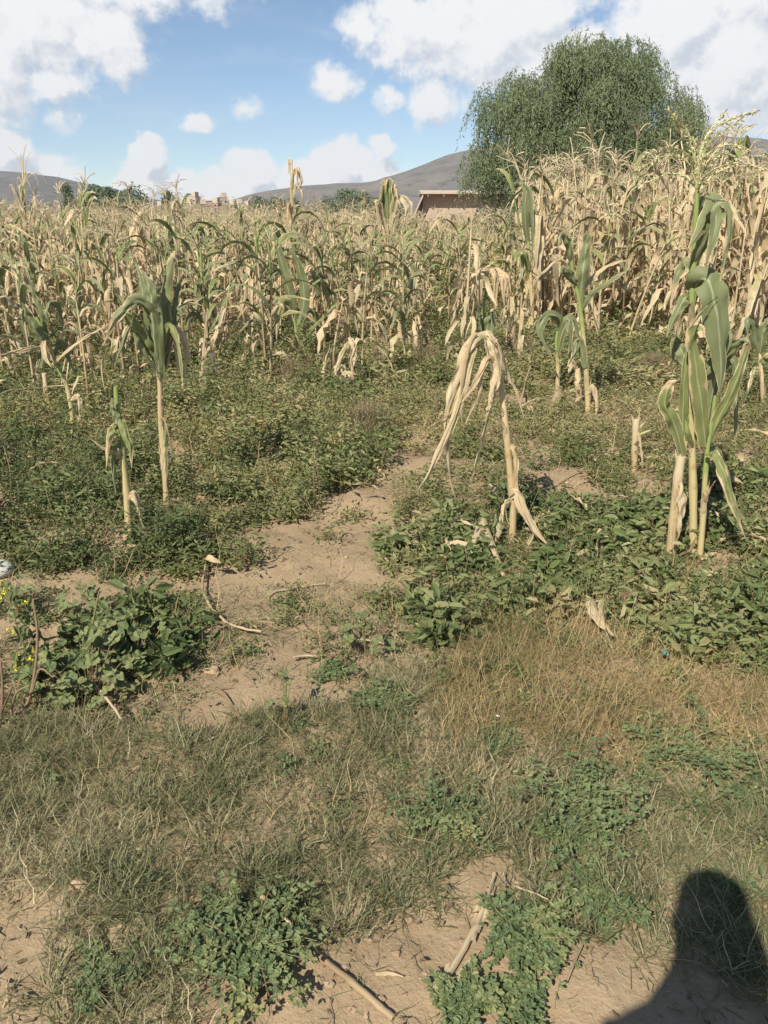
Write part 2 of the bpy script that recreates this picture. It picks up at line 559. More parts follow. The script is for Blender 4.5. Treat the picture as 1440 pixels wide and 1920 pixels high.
M['alfalfa'] = ramp_mat('alfalfa_leaflet', [(0.0, (0.114, 0.159, 0.071)), (0.5, (0.186, 0.232, 0.102)), (0.9, (0.292, 0.299, 0.127)), (1.0, (0.454, 0.358, 0.153))], 0.28)
M['mallow'] = ramp_mat('mallow_leaf', [(0.0, (0.108, 0.145, 0.053)), (0.5, (0.184, 0.215, 0.086)), (1.0, (0.270, 0.275, 0.123))], 0.25)
M['stem'] = ramp_mat('weed_stem', [(0.0, (0.14, 0.16, 0.06)), (0.5, (0.26, 0.20, 0.11)), (1.0, (0.30, 0.12, 0.09))], 0.0)
M['wood'] = stalk_mat('dry_stick', (0.42, 0.32, 0.20), (0.47, 0.36, 0.23), 0.5)
M['cane'] = stalk_mat('corn_cane', (0.29, 0.205, 0.12), (0.35, 0.255, 0.15), 0.5)
M['twig'] = ramp_mat('brown_twig', [(0.0, (0.16, 0.10, 0.065)), (1.0, (0.30, 0.20, 0.13))], 0.0, 0.8, 0.1, 0.8, 60)
M['bark'] = ramp_mat('bark', [(0.0, (0.09, 0.07, 0.05)), (1.0, (0.20, 0.16, 0.12))], 0.0, 0.9, 0.1, 0.8, 9)
M['molle'] = ramp_mat('pepper_tree_leaf', [(0.0, (0.131, 0.167, 0.085)), (0.5, (0.210, 0.252, 0.130)), (0.9, (0.284, 0.308, 0.173)), (1.0, (0.341, 0.308, 0.203))], 0.25, 0.6, 0.3, 0.2, 2)
M['fartree'] = ramp_mat('far_tree_leaf', [(0.0, (0.109, 0.155, 0.090)), (1.0, (0.243, 0.276, 0.165))], 0.15, 0.7, 0.2, 0.2, 2)
M['yellow'] = ramp_mat('mustard_petal', [(0.0, (0.68, 0.60, 0.04)), (1.0, (0.80, 0.74, 0.10))], 0.2)
M['clod'] = ramp_mat('soil_clod', [(0.0, (0.256, 0.184, 0.116)), (0.5, (0.336, 0.244, 0.160)), (1.0, (0.376, 0.280, 0.188))], 0.0, 0.95, 0.05, 0.6, 40)


def flat_mat(name, col, rough=0.8, spec=0.2, scale=6.0, amt=0.25, transl=0.0):
    m, N = new_mat(name)
    tc = N.n('ShaderNodeTexCoord')
    nz = N.noise(tc.outputs['Object'], scale, 6, 0.65)
    c = N.mix(nz, tuple(x * (1 - amt) for x in col), tuple(min(1, x * (1 + amt)) for x in col))
    finish(N, c, rough, spec, transl, None, nz, 0.25, 0.02)
    return m


def brick_mat(name, c1, c2, mortar, scale):
    m, N = new_mat(name)
    tc = N.n('ShaderNodeTexCoord')
    sp = N.n('ShaderNodeSeparateXYZ')
    N.l(tc.outputs['Object'], sp.inputs[0])
    cb = N.n('ShaderNodeCombineXYZ')
    N.l(N.m('ADD', sp.outputs[0], sp.outputs[1]), cb.inputs[0])
    N.l(sp.outputs[2], cb.inputs[1])
    br = N.n('ShaderNodeTexBrick')
    N.l(cb.outputs[0], br.inputs['Vector'])
    br.inputs['Color1'].default_value = (*c1, 1)
    br.inputs['Color2'].default_value = (*c2, 1)
    br.inputs['Mortar'].default_value = (*mortar, 1)
    br.inputs['Scale'].default_value = scale
    br.inputs['Mortar Size'].default_value = 0.02
    br.inputs['Brick Width'].default_value = 0.5
    br.inputs['Row Height'].default_value = 0.25
    nz = N.noise(tc.outputs['Object'], 1.3, 5, 0.6)
    col = N.mix(N.rng(nz, 0.35, 0.75, 0, 0.5), br.outputs['Color'], tuple(x * 0.72 for x in c1))
    finish(N, col, 0.9, 0.1, 0.0, None, br.outputs['Fac'], 0.4, 0.01)
    return m

# ------------------------------------------------------------------ what grows where (one letter per patch of ground)
GRID = """
620 obbbbboooooo
660 bbbbbooooooo
700 bbbbbboooooo
740 bbbbbboooooo
780 bbbbbboooooo
820 bbbbbbdooooo
860 bbbbbb.odooo
900 bbbobb.ddoow
940 bbbbob..d.ow
980 bbbo..owwwww
1020 bbb...wwwwww
1060 bboo..wwwwww
1100 bbooo.dwwwww
1140 dowoddwwwwww
1180 .wwdddwsswww
1220 dwwd.ddsssww
1260 ddd.ddgssssw
1300 ddd..dgsssss
1340 ddd.gggsssss
1380 gggggggsssgs
1420 gggggggggssg
1460 gggggggggggg
1520 gggggggggggg
1580 gggggggggggg
1640 ggggggg.gggg
1680 dggggggdgggg
1720 dgggggd.gggg
1760 .ggggd..g.gg
1800 .ggg......gg
1840 .gg........d
1880 dgg.........
1930 .gg........."""
rows = [r.split() for r in GRID.strip().split("\n")]
GY = np.array([float(r[0]) for r in rows])
GC = np.array([list(r[1]) for r in rows])


def kind_at(x, y, jit=1.0):
    px, py = project(x, y, 0.0)
    jx, jy = fbm(x * 5.1, y * 5.1, 11, 3), fbm(x * 5.1, y * 5.1, 23, 3)
    py = np.where(y < 0.9, 1930.0 - 0 * py, py)
    px = px + jx * 230 * jit
    py = py + jy * 130 * jit * np.clip((py - 500) / 700, 0.1, 1)
    i = np.clip(np.searchsorted((GY[1:] + GY[:-1]) / 2, py), 0, len(GY) - 1)
    j = np.clip(((px) // 120).astype(int), 0, 11)
    return GC[i, j]


def gz(x, y):
    """height of the ground"""
    x, y = np.asarray(x, float), np.asarray(y, float)
    d = np.hypot(x, y)
    h = 0.07 * fbm(x * 0.45, y * 0.45, 1, 2) + 0.055 * fbm(x * 1.7, y * 1.7, 2, 3)
    h = h + 0.030 * fbm(x * 7, y * 7, 4, 3) * np.clip(1.6 - d / 10, 0, 1)
    h = h + 0.017 * fbm(x * 24, y * 24, 6, 3) * np.clip(1.4 - d / 5, 0, 1)
    h = h + 0.02 * np.sin((x * 0.25 + y) * 2 * PI / 0.75) * np.clip((y - 2.2) / 2, 0, 1) * np.clip(2 - d / 20, 0, 1)
    return h * np.clip(1.5 - d / 400, 0, 1)


def axis(lim_fine, step, lim, growth):
    a = [0.0]
    while a[-1] < lim_fine:
        a.append(a[-1] + step)
    s = step
    while a[-1] < lim:
        s *= growth
        a.append(a[-1] + s)
    return np.array(a)


def soil_mat():
    m, N = new_mat('dry_soil')
    tc = N.n('ShaderNodeTexCoord')
    p = tc.outputs['Object']
    a = N.noise(p, 0.9, 6, 0.6)
    b = N.noise(p, 9, 6, 0.7)
    c = N.noise(p, 75, 5, 0.7)
    col = N.mix(N.rng(b, 0.3, 0.7), (0.285, 0.203, 0.122), (0.375, 0.275, 0.172))
    col = N.mix(N.rng(a, 0.4, 0.65, 0, 0.55), col, (0.40, 0.30, 0.195))
    col = N.mix(N.rng(c, 0.54, 0.72, 0, 0.65), col, (0.20, 0.14, 0.088))
    vo = N.n('ShaderNodeTexVoronoi', feature='DISTANCE_TO_EDGE')
    N.l(N.vm('ADD', p, N.vm('SCALE', N.noise(p, 6, 3, 0.6, True), 0.25)), vo.inputs['Vector'])
    vo.inputs['Scale'].default_value = 7
    crack = N.rng(vo.outputs['Distance'], 0.0, 0.022, 0, 1)
    crack = N.m('MAXIMUM', crack, N.rng(a, 0.36, 0.46))
    col = N.mix(crack, (0.20, 0.14, 0.09), col)
    # far off the same ground is stubble and dust
    geo = N.n('ShaderNodeNewGeometry')
    far = N.rng(N.vm('LENGTH', geo.outputs['Position']), 40, 160)
    stub = N.mix(N.noise(p, 0.05, 5, 0.6), (0.23, 0.20, 0.11), (0.38, 0.31, 0.19))
    col = N.mix(far, col, stub)
    hgt = N.m('ADD', N.m('MULTIPLY', b, 0.8), N.m('ADD', N.m('MULTIPLY', c, 0.5), N.m('MULTIPLY', crack, 0.5)))
    finish(N, col, 0.95, 0.08, 0.0, None, hgt, 0.8, 0.014)
    return m


ys_f = axis(4.6, 0.022, 2950, 1.055)
ys = np.concatenate([-axis(1.2, 0.1, 200, 1.35)[::-1][:-1], ys_f])
xs_p = axis(1.9, 0.024, 2950, 1.065)
xs = np.concatenate([-xs_p[::-1][:-1], xs_p])
GX, GYY = np.meshgrid(xs, ys)
g = G()
nx = len(xs)
i, j = np.meshgrid(np.arange(len(ys) - 1), np.arange(nx - 1), indexing='ij')
b0 = (i * nx + j).ravel()
g.add(np.stack([GX, GYY, gz(GX, GYY)], -1), np.stack([b0, b0 + 1, b0 + nx + 1, b0 + nx], 1))
tag(g.build('ground', soil_mat()), kind='structure')


# hills: crest height read off the skyline, rounded flanks, gullies
def hill(name, Y, sil, depth, mat, seed):
    xsil = np.array([at(px, 395, Y)[0] for px, py in sil])
    zsil = np.array([max(0.0, at(px, py, Y)[2]) for px, py in sil])
    X = np.linspace(xsil[0], xsil[-1], 200)
    T = np.linspace(-1, 1, 56)
    XX, TT = np.meshgrid(X, T)
    crest = np.interp(XX, xsil, zsil)
    prof = np.clip(1 - np.abs(TT) ** 1.35, 0, 1)
    Z = crest * prof + np.abs(crest) * fbm(XX / 210, TT * 3.5, seed, 5) * 0.55 * (1 - prof) * prof * 3
    Z += 5 * fbm(XX / 45, TT * 9, seed + 9, 4) * prof * np.clip(crest / 40, 0, 1)
    q = G()
    i, j = np.meshgrid(np.arange(len(T) - 1), np.arange(len(X) - 1), indexing='ij')
    b = (i * len(X) + j).ravel()
    q.add(np.stack([XX, Y + TT * depth, Z - 1.0], -1), np.stack([b, b + 1, b + len(X) + 1, b + len(X)], 1))
    tag(q.build(name, mat), kind='structure')


def hill_mat(name, base, scrub, bare):
    m, N = new_mat(name)
    tc = N.n('ShaderNodeTexCoord')
    p = tc.outputs['Object']
    a = N.noise(p, 0.006, 6, 0.6)
    b = N.noise(p, 0.035, 6, 0.7)
    col = N.mix(N.rng(a, 0.35, 0.65), base, bare)
    col = N.mix(N.rng(b, 0.50, 0.66, 0, 0.8), col, scrub)
    finish(N, col, 0.95, 0.05, 0.0, None, b, 0.6, 6.0)
    return m


hill('hills', 1900, [(420, 392), (455, 378), (490, 364), (520, 356), (560, 349), (600, 346), (640, 343), (680, 341), (705, 338), (735, 328),
                     (765, 318), (800, 304), (830, 292), (860, 283), (920, 270), (1000, 262), (1100, 258), (1200, 256), (1320, 256), (1375, 258),
                     (1420, 266), (1480, 282), (1600, 305), (1800, 330), (2000, 392)], 620,
     hill_mat('hill_slope', (0.135, 0.12, 0.108), (0.06, 0.066, 0.052), (0.20, 0.175, 0.15)), 40)
hill('hills', 2300, [(-700, 392), (-400, 345), (-200, 328), (-60, 322), (20, 320), (60, 323), (110, 330), (150, 340), (200, 350), (240, 362),
                     (290, 376), (340, 392)], 700,
     hill_mat('far_hill_slope', (0.12, 0.11, 0.10), (0.055, 0.062, 0.052), (0.16, 0.142, 0.125)), 70)
hill('terrain', 430, [(200, 394), (270, 386), (330, 379), (400, 377), (450, 382), (500, 388), (560, 394)], 90,
     hill_mat('village_rise', (0.26, 0.20, 0.14), (0.16, 0.15, 0.08), (0.33, 0.25, 0.18)), 90)


# ------------------------------------------------------------------ brick shed by the tree, village far off
BR = brick_mat('brick_wall', (0.48, 0.36, 0.28), (0.55, 0.43, 0.34), (0.56, 0.48, 0.40), 2.2)
BR2 = brick_mat('village_brick', (0.34, 0.23, 0.175), (0.40, 0.28, 0.21), (0.36, 0.29, 0.24), 1.5)
CONC = flat_mat('plaster', (0.50, 0.44, 0.38), 0.9, 0.1, 2.5)
ROOF = flat_mat('roof_tiles', (0.50, 0.41, 0.33), 0.85, 0.1, 5)
DARK = flat_mat('dark_opening', (0.035, 0.03, 0.028), 0.5, 0.4)
TIMBER = flat_mat('roof_timber', (0.24, 0.19, 0.15), 0.8, 0.1, 9)

YS = 44.0
xl, xr = at(792, 395, YS)[0], at(912, 395, YS)[0] + 1.2
zt = at(850, 364, YS)[2]
shed = thing('brick_shed', (xl, YS, 0), 'low brick shed with tiled eave and sloping white-edged side roof, beside the round tree', 'shed')
W_ = xr - xl
q = G(); q.box((W_ / 2, 2.2, zt / 2), (W_, 4.4, zt)); q.build('wall', BR, shed, False)
q = G()
q.box((W_ / 2, 2.0, zt + 0.05), (W_ + 0.2, 4.6, 0.05))
q.add([(-0.12, -0.62, zt + 0.0), (W_ + .12, -0.62, zt + 0.0), (W_ + .12, -0.62, zt + 0.08), (-0.12, -0.62, zt + 0.08), (-0.12, 2.2, zt + 0.24), (W_ + .12, 2.2, zt + 0.24), (-0.12, 2.2, zt + 0.16), (W_ + .12, 2.2, zt + 0.16)],
      [(0, 1, 2, 3), (3, 2, 5, 4), (1, 0, 6, 7)])
rf = q.build('roof', ROOF, shed, False)
for k in range(6):
    q = G(); q.box((0.25 + k * (W_ - 0.5) / 5, -0.30, zt - 0.07), (0.08, 0.58, 0.12)); q.build('rafter', TIMBER, rf, False)
# side roof falling to the left, its white edge, the wall under it
xe = at(764, 395, YS)[0] - xl
q = G()
for (y0, y1, mt) in ((-0.55, 3.8, 0),):
    q.add([(0, y0, zt - .05), (xe, y0, 0.42), (xe, y1, 0.42), (0, y1, zt - .05), (0, y0, zt - .17), (xe, y0, 0.30), (xe, y1, 0.30), (0, y1, zt - .17)],
          [(0, 3, 2, 1), (4, 5, 6, 7), (0, 1, 5, 4), (3, 7, 6, 2), (1, 2, 6, 5)])
sr = q.build('side_roof', TIMBER, shed, False)
q = G(); q.add([(0.0, -0.58, zt + 0.03), (xe - .1, -0.58, 0.42), (xe - .1, -0.553, 0.42), (0.0, -0.553, zt + 0.03), (0.0, -0.58, zt - .13), (xe - .1, -0.58, 0.27), (xe - .1, -0.553, 0.27), (0, -0.553, zt - .13)],
               [(0, 1, 2, 3), (0, 4, 5, 1), (3, 2, 6, 7), (4, 7, 6, 5), (1, 5, 6, 2)])
q.build('barge_board', CONC, sr, False)
q = G(); q.add([(-0.01, 0.3, 0), (-0.01, 0.3, zt - .25), (xe * .85, 0.3, 0.45), (xe * .85, 0.3, 0), (-0.01, 0.5, 0), (-0.01, 0.5, zt - .25), (xe * .85, 0.5, 0.45), (xe * .85, 0.5, 0)],
               [(0, 1, 2, 3), (4, 7, 6, 5), (2, 6, 7, 3)])
q.build('side_wall', CONC, shed, False)

rv = random.Random(5)


def village_house(px, Y, w, d, h, zb, rz, label, plaster=False, group='brick houses of the far village'):
    x = at(px, 395, Y)[0]
    w, h, zb = w * rv.uniform(.45, .8), h * rv.uniform(.7, 1.0), zb * .72 - .3
    d *= .8
    o = thing('village_house', (x, Y, zb), label, 'house', group)
    o.rotation_euler.z = rz
    q = G(); q.box((0, 0, h / 2 - .5), (w, d, h + 1)); q.build('wall', CONC if plaster else (BR2, BR2, BR, CONC)[rv.randrange(4)], o, False)
    q = G(); q.box((0, 0, h + 0.06), (w + .4, d + .4, 0.2))
    if rv.random() < 0.5:
        q.box((w * .18, 0, h + 1.15), (w * .5, d * .8, 2.0))
    q.build('roof', ROOF if not plaster else CONC, o, False)
    n = max(2, int(w / 2.6))
    for s in range(int(h // 2.1)):
        for k in range(n):
            q = G(); q.box((-w / 2 + (k + .5) * w / n, -d / 2 - .01, 1.2 + s * 2.2), (.9, 0.12, 1.0)); q.build('window', DARK, o, False)


L1 = 'small flat-roofed brick house crowded with others on the far village rise'
for px, Y, w, h, zb in ((318, 400, 8, 2.9, 2.2), (335, 415, 7, 3.1, 4.0), (352, 405, 9, 3.0, 3.4), (366, 425, 7, 5.6, 4.1), (380, 395, 8, 2.9, 2.9), (392, 420, 9, 3.2, 4.6),
                        (404, 405, 6, 3.0, 3.8), (418, 430, 8, 5.6, 3.6), (434, 400, 8, 3.0, 3.0), (447, 420, 7, 3.1, 3.4), (462, 405, 7, 3.0, 1.8), (480, 425, 8, 3.0, 1.5),
                        (300, 420, 7, 3.0, 2.0), (283, 405, 6, 2.8, 1.0)):
    village_house(px, Y, w, 6, h, zb, rv.uniform(-.5, .5), L1)
village_house(132, 900, 11, 8, 5, 14, 0.3, 'white house alone on the foot of the left hill', True, None)
for px in (40, 66, 92, 115, 150, 172):
    village_house(px, 480 + rv.uniform(-40, 60), rv.uniform(6, 9), 6, 3.0, -0.3, rv.uniform(-.4, .4), 'low brick house at the foot of the left hill, half sunk behind the corn tops', False, 'brick houses under the left hill')


# ------------------------------------------------------------------ trees
def limbs(g, base, tips, r0, rng, n=7):
    for t in tips:
        mid = base + (t - base) * 0.45 + np.array((0, 0, 0.10 * np.linalg.norm(t - base))) + rng.normal(0, 0.12, 3)
        P = crom([base, mid, t], n)
        g.tube(P, np.linspace(r0, 0.02, n), 6, rng.random())


def molle(px, Y, label):
    """broad weeping pepper tree: hanging strings of narrow leaflets on clumps"""
    rng = np.random.default_rng(8)
    b = at(px, 395, Y)
    b[2] = 0
    o = thing('pepper_tree', b, label, 'tree')
    S = Y / FOC * 1.0
    up0 = at(px, 395, Y)[2]
    # outline in metres: half width by height
    hts = np.array([0.0, 0.9, 1.9, 2.9, 3.9, 4.7, 5.4, 6.0, 6.5, 6.8]) * (Y / 30)
    hwL = np.array([4.0, 4.5, 4.6, 4.4, 4.15, 3.85, 3.4, 2.75, 1.8, .7]) * (Y / 30)
    hwR = np.array([3.9, 4.2, 4.3, 4.3, 4.2, 3.95, 3.5, 2.8, 1.85, .7]) * (Y / 30)
    cl = []
    while len(cl) < 250:
        z = rng.uniform(0.6, 6.65) * (Y / 30)
        a = rng.uniform(0, 2 * PI)
        f = rng.uniform(0.45, 0.97) if rng.random() < .75 else rng.uniform(0, .5)
        hw = np.interp(z, hts, hwL) if math.cos(a) < 0 else np.interp(z, hts, hwR)
        if math.sin(a) > 0.5 and rng.random() < .6:
            continue
        cl.append(np.array((math.cos(a) * hw * f, math.sin(a) * hw * f * .70, z)))
    cl = np.array(cl)
    tr = G()
    tr.tube(crom([(0, 0, -.3), (0.1, 0, .6), (-.05, .05, 1.3), (0, 0, 1.9)], 9), np.linspace(.42, .27, 9), 10)
    big = cl[rng.choice(len(cl), 46, False)]
    limbs(tr, np.array((0, 0, 1.7)), big, 0.14, rng)
    tr.build('trunk', M['bark'], o)
    g = G()
    P0, D, Nn, Ln, Rn = [], [], [], [], []
    for c in cl:
        rad = rng.uniform(.5, .95)
        tone = rng.uniform(0.2, 0.7) + (0.25 if c[0] > 3.0 and rng.random() < .5 else 0)
        for k in range(64):
            v = rng.normal(0, 1, 3)
            v /= np.linalg.norm(v)
            s0 = c + v * rad * rng.uniform(.5, 1.0) * np.array((1, 1, .75))
            out = np.array((c[0], c[1], 0)) / (np.hypot(c[0], c[1]) + .5) * rng.uniform(.1, .5) + np.array((v[0], v[1], 0)) * .25
            Lh = rng.uniform(.4, 1.25)
            t = np.linspace(0, 1, 13)[:, None]
            Lh *= .8
            pts = s0 + out * Lh * np.sqrt(t) * .8 + np.array((0, 0, -1)) * Lh * t ** 1.5 + rng.normal(0, .02, (13, 3))
            pts[:, 2] = np.maximum(pts[:, 2], 0.25)
            P0.append(pts)
            d = rng.normal(0, .55, (13, 3)) + np.array((0, 0, -.75))
            D.append(d)
            Nn.append(rng.normal(0, 1, (13, 3)))
            Ln.append(rng.uniform(.07, .15, 13))
            Rn.append(np.full(13, tone) + rng.normal(0, .08, 13))
    P0, D, Nn = np.concatenate(P0), np.concatenate(D), np.concatenate(Nn)
    Ln, Rn = np.concatenate(Ln), np.clip(np.concatenate(Rn), 0, 1)
    g.leaves(P0, D, Nn, Ln, Ln * .26, Rn)
    g.build('crown', M['molle'], o, False)


molle(1097, 30.0, 'big round weeping pepper tree with grey-green foliage rising over the corn')


def far_tree(px, Y, w, h, label, seed, group=None, slim=False, kind='far_tree'):
    rng = np.random.default_rng(seed)
    x = at(px, 395, Y)[0]
    o = thing(kind, (x, Y, -.3), label, 'tree', group)
    t = G()
    t.tube([(0, 0, 0), (w * .02, 0, h * .3), (0, 0, h * .75)], [h * .03, h * .022, h * .008], 6)
    t.build('trunk', M['bark'], o)
    g = G()
    n = 1500
    nc = 16
    cz = rng.uniform(.25, .9, nc) * h
    rr = w / 2 * (np.sqrt(np.clip(1 - ((cz / h - .5) / .55) ** 2, 0.08, 1)) if not slim else np.clip(1.05 - cz / h, .15, 1))
    a = rng.uniform(0, 2 * PI, nc)
    cc = np.stack([np.cos(a) * rr * rng.uniform(.2, .75, nc), np.sin(a) * rr * rng.uniform(.2, .75, nc), cz], 1)
    pick = rng.integers(0, nc, n)
    v = rng.normal(0, 1, (n, 3))
    v /= np.linalg.norm(v, axis=1, keepdims=True)
    P = cc[pick] + v * (w * .22 * rng.uniform(.3, 1, n) ** .5)[:, None] * np.array((1, 1, .8 if not slim else 1.2))
    P[:, 2] = np.maximum(P[:, 2], 0.06 * h)
    g.leaves(P, rng.normal(0, 1, (n, 3)) + np.array((0, 0, -.3)), rng.normal(0, 1, (n, 3)), h * .085, h * .05, np.clip(rng.uniform(0, .6, nc)[pick] + rng.normal(0, .15, n), 0, 1))
    g.build('crown', M['fartree'], o, False)


far_tree(131, 240, 4.5, 9.0, 'small pointed dark tree left of the dark grove in front of the left hill', 1, slim=True, kind='conifer_tree')
for k, (px, Y, w, h) in enumerate([(168, 230, 8, 7), (182, 235, 8, 8.5), (200, 228, 8, 7.8), (216, 236, 7, 6.6)]):
    far_tree(px, Y, w, h, 'dark rounded tree in the dense grove below the end of the left hill', 10 + k, 'trees of the dark grove')
far_tree(250, 225, 9, 8.0, 'dark rounded tree standing by itself between the grove and the brick village', 20)
far_tree(318, 330, 6, 9.0, 'small dark tree among the brick houses of the village', 21)
for k, (px, Y, w, h) in enumerate([(486, 260, 7, 6), (520, 250, 7, 5.4), (545, 255, 8, 5.0), (625, 240, 8, 5.5), (650, 245, 9, 7.2), (677, 240, 8, 6.5), (705, 248, 7, 5.5), (745, 240, 7, 4.4)]):
    far_tree(px, Y, w, h, 'hazy dark tree in the loose row at the foot of the right hill', 30 + k, 'trees under the right hill')
for k, (px, Y, w, h) in enumerate([(1385, 60, 4.6, 3.6), (1432, 56, 5.5, 5.0), (1500, 58, 6, 5.5), (1345, 70, 4, 3.2)]):
    far_tree(px, Y, w, h, ['low olive tree just right of the tallest corn plant', 'olive tree cut by the right edge of the photo', 'olive tree standing outside the right edge', 'small round tree half hidden behind the tallest tassel'][k], 50 + k)

# ------------------------------------------------------------------ maize
def leaf_path(rng, p0, az, L, e0, drop, bend, n, wig=0.0):
    """midrib that leaves the stalk at elevation e0 and falls over"""
    pts = [np.asarray(p0, float)]
    a = az
    for k in range(n - 1):
        t = (k + .5) / (n - 1)
        e = e0 - (e0 + drop) * min(1.0, t / bend) ** 1.6 if t < bend else -drop + wig * math.sin(6 * t + az)
        a += rng.normal(0, 0.5 * wig + .03)
        st = L / (n - 1)
        pts.append(pts[-1] + np.array((math.cos(e) * math.cos(a), math.cos(e) * math.sin(a), math.sin(e))) * st)
    return np.array(pts)


def leaf_w(n, W, base=0.55):
    t = np.linspace(0, 1, n)
    return W * np.clip((base + (1 - base) * np.sin(np.minimum(t / .32, 1) * PI / 2)) * (1 - np.clip((t - .35) / .66, 0, 1) ** 1.7), 0.03, 1)


def leaf_dirs(pts, az, tw):
    n = len(pts)
    t = np.linspace(0, 1, n)
    w0 = np.array((-math.sin(az), math.cos(az), 0.0))
    tg = np.gradient(pts, axis=0)
    tg /= np.linalg.norm(tg, axis=1, keepdims=True)
    nr = np.cross(tg, w0)
    nr /= np.linalg.norm(nr, axis=1, keepdims=True) + 1e-9
    a = (tw * t)[:, None]
    return w0 * np.cos(a) + nr * np.sin(a)


def tassel_branches(rng, top, n, ln, droop, az0=None):
    br = []
    br.append(leaf_path(rng, top, rng.uniform(0, 6.28), ln * 1.25, 1.45, -1.2 + droop * .5, 1.0, 7))
    for k in range(n):
        z = top + np.array((0, 0, ln * .42 * k / n))
        br.append(leaf_path(rng, z, rng.uniform(0, 6.28), ln * rng.uniform(.7, 1.1), rng.uniform(.6, 1.25), droop + rng.uniform(-.5, .3), 1.0, 7))
    return br


def spike(g, P, r, rng, beads):
    """tassel branch; near ones carry paired spikelets"""
    n = len(P)
    g.tube(P, np.linspace(r, r * .5, n), 4, rng.random())
    if beads:
        Ltot = np.linalg.norm(np.diff(P, axis=0), axis=1).sum()
        m = max(6, int(Ltot / 0.0085))
        C_ = crom(P, m)[int(m * .12):]
        tg = np.gradient(C_, axis=0)
        tg /= np.linalg.norm(tg, axis=1, keepdims=True)
        k = len(C_)
        sd = rng.normal(0, 1, (k, 3))
        g.leaves(C_, tg * 1.0 + sd * .5, sd, rng.uniform(.013, .019, k), .0065, np.clip(rng.normal(.5, .25, k), 0, 1), 0, .4)
        g.leaves(C_, tg * 1.0 - sd * .5, sd[::-1], rng.uniform(.013, .019, k), .0065, np.clip(rng.normal(.5, .25, k), 0, 1), 0, .4)


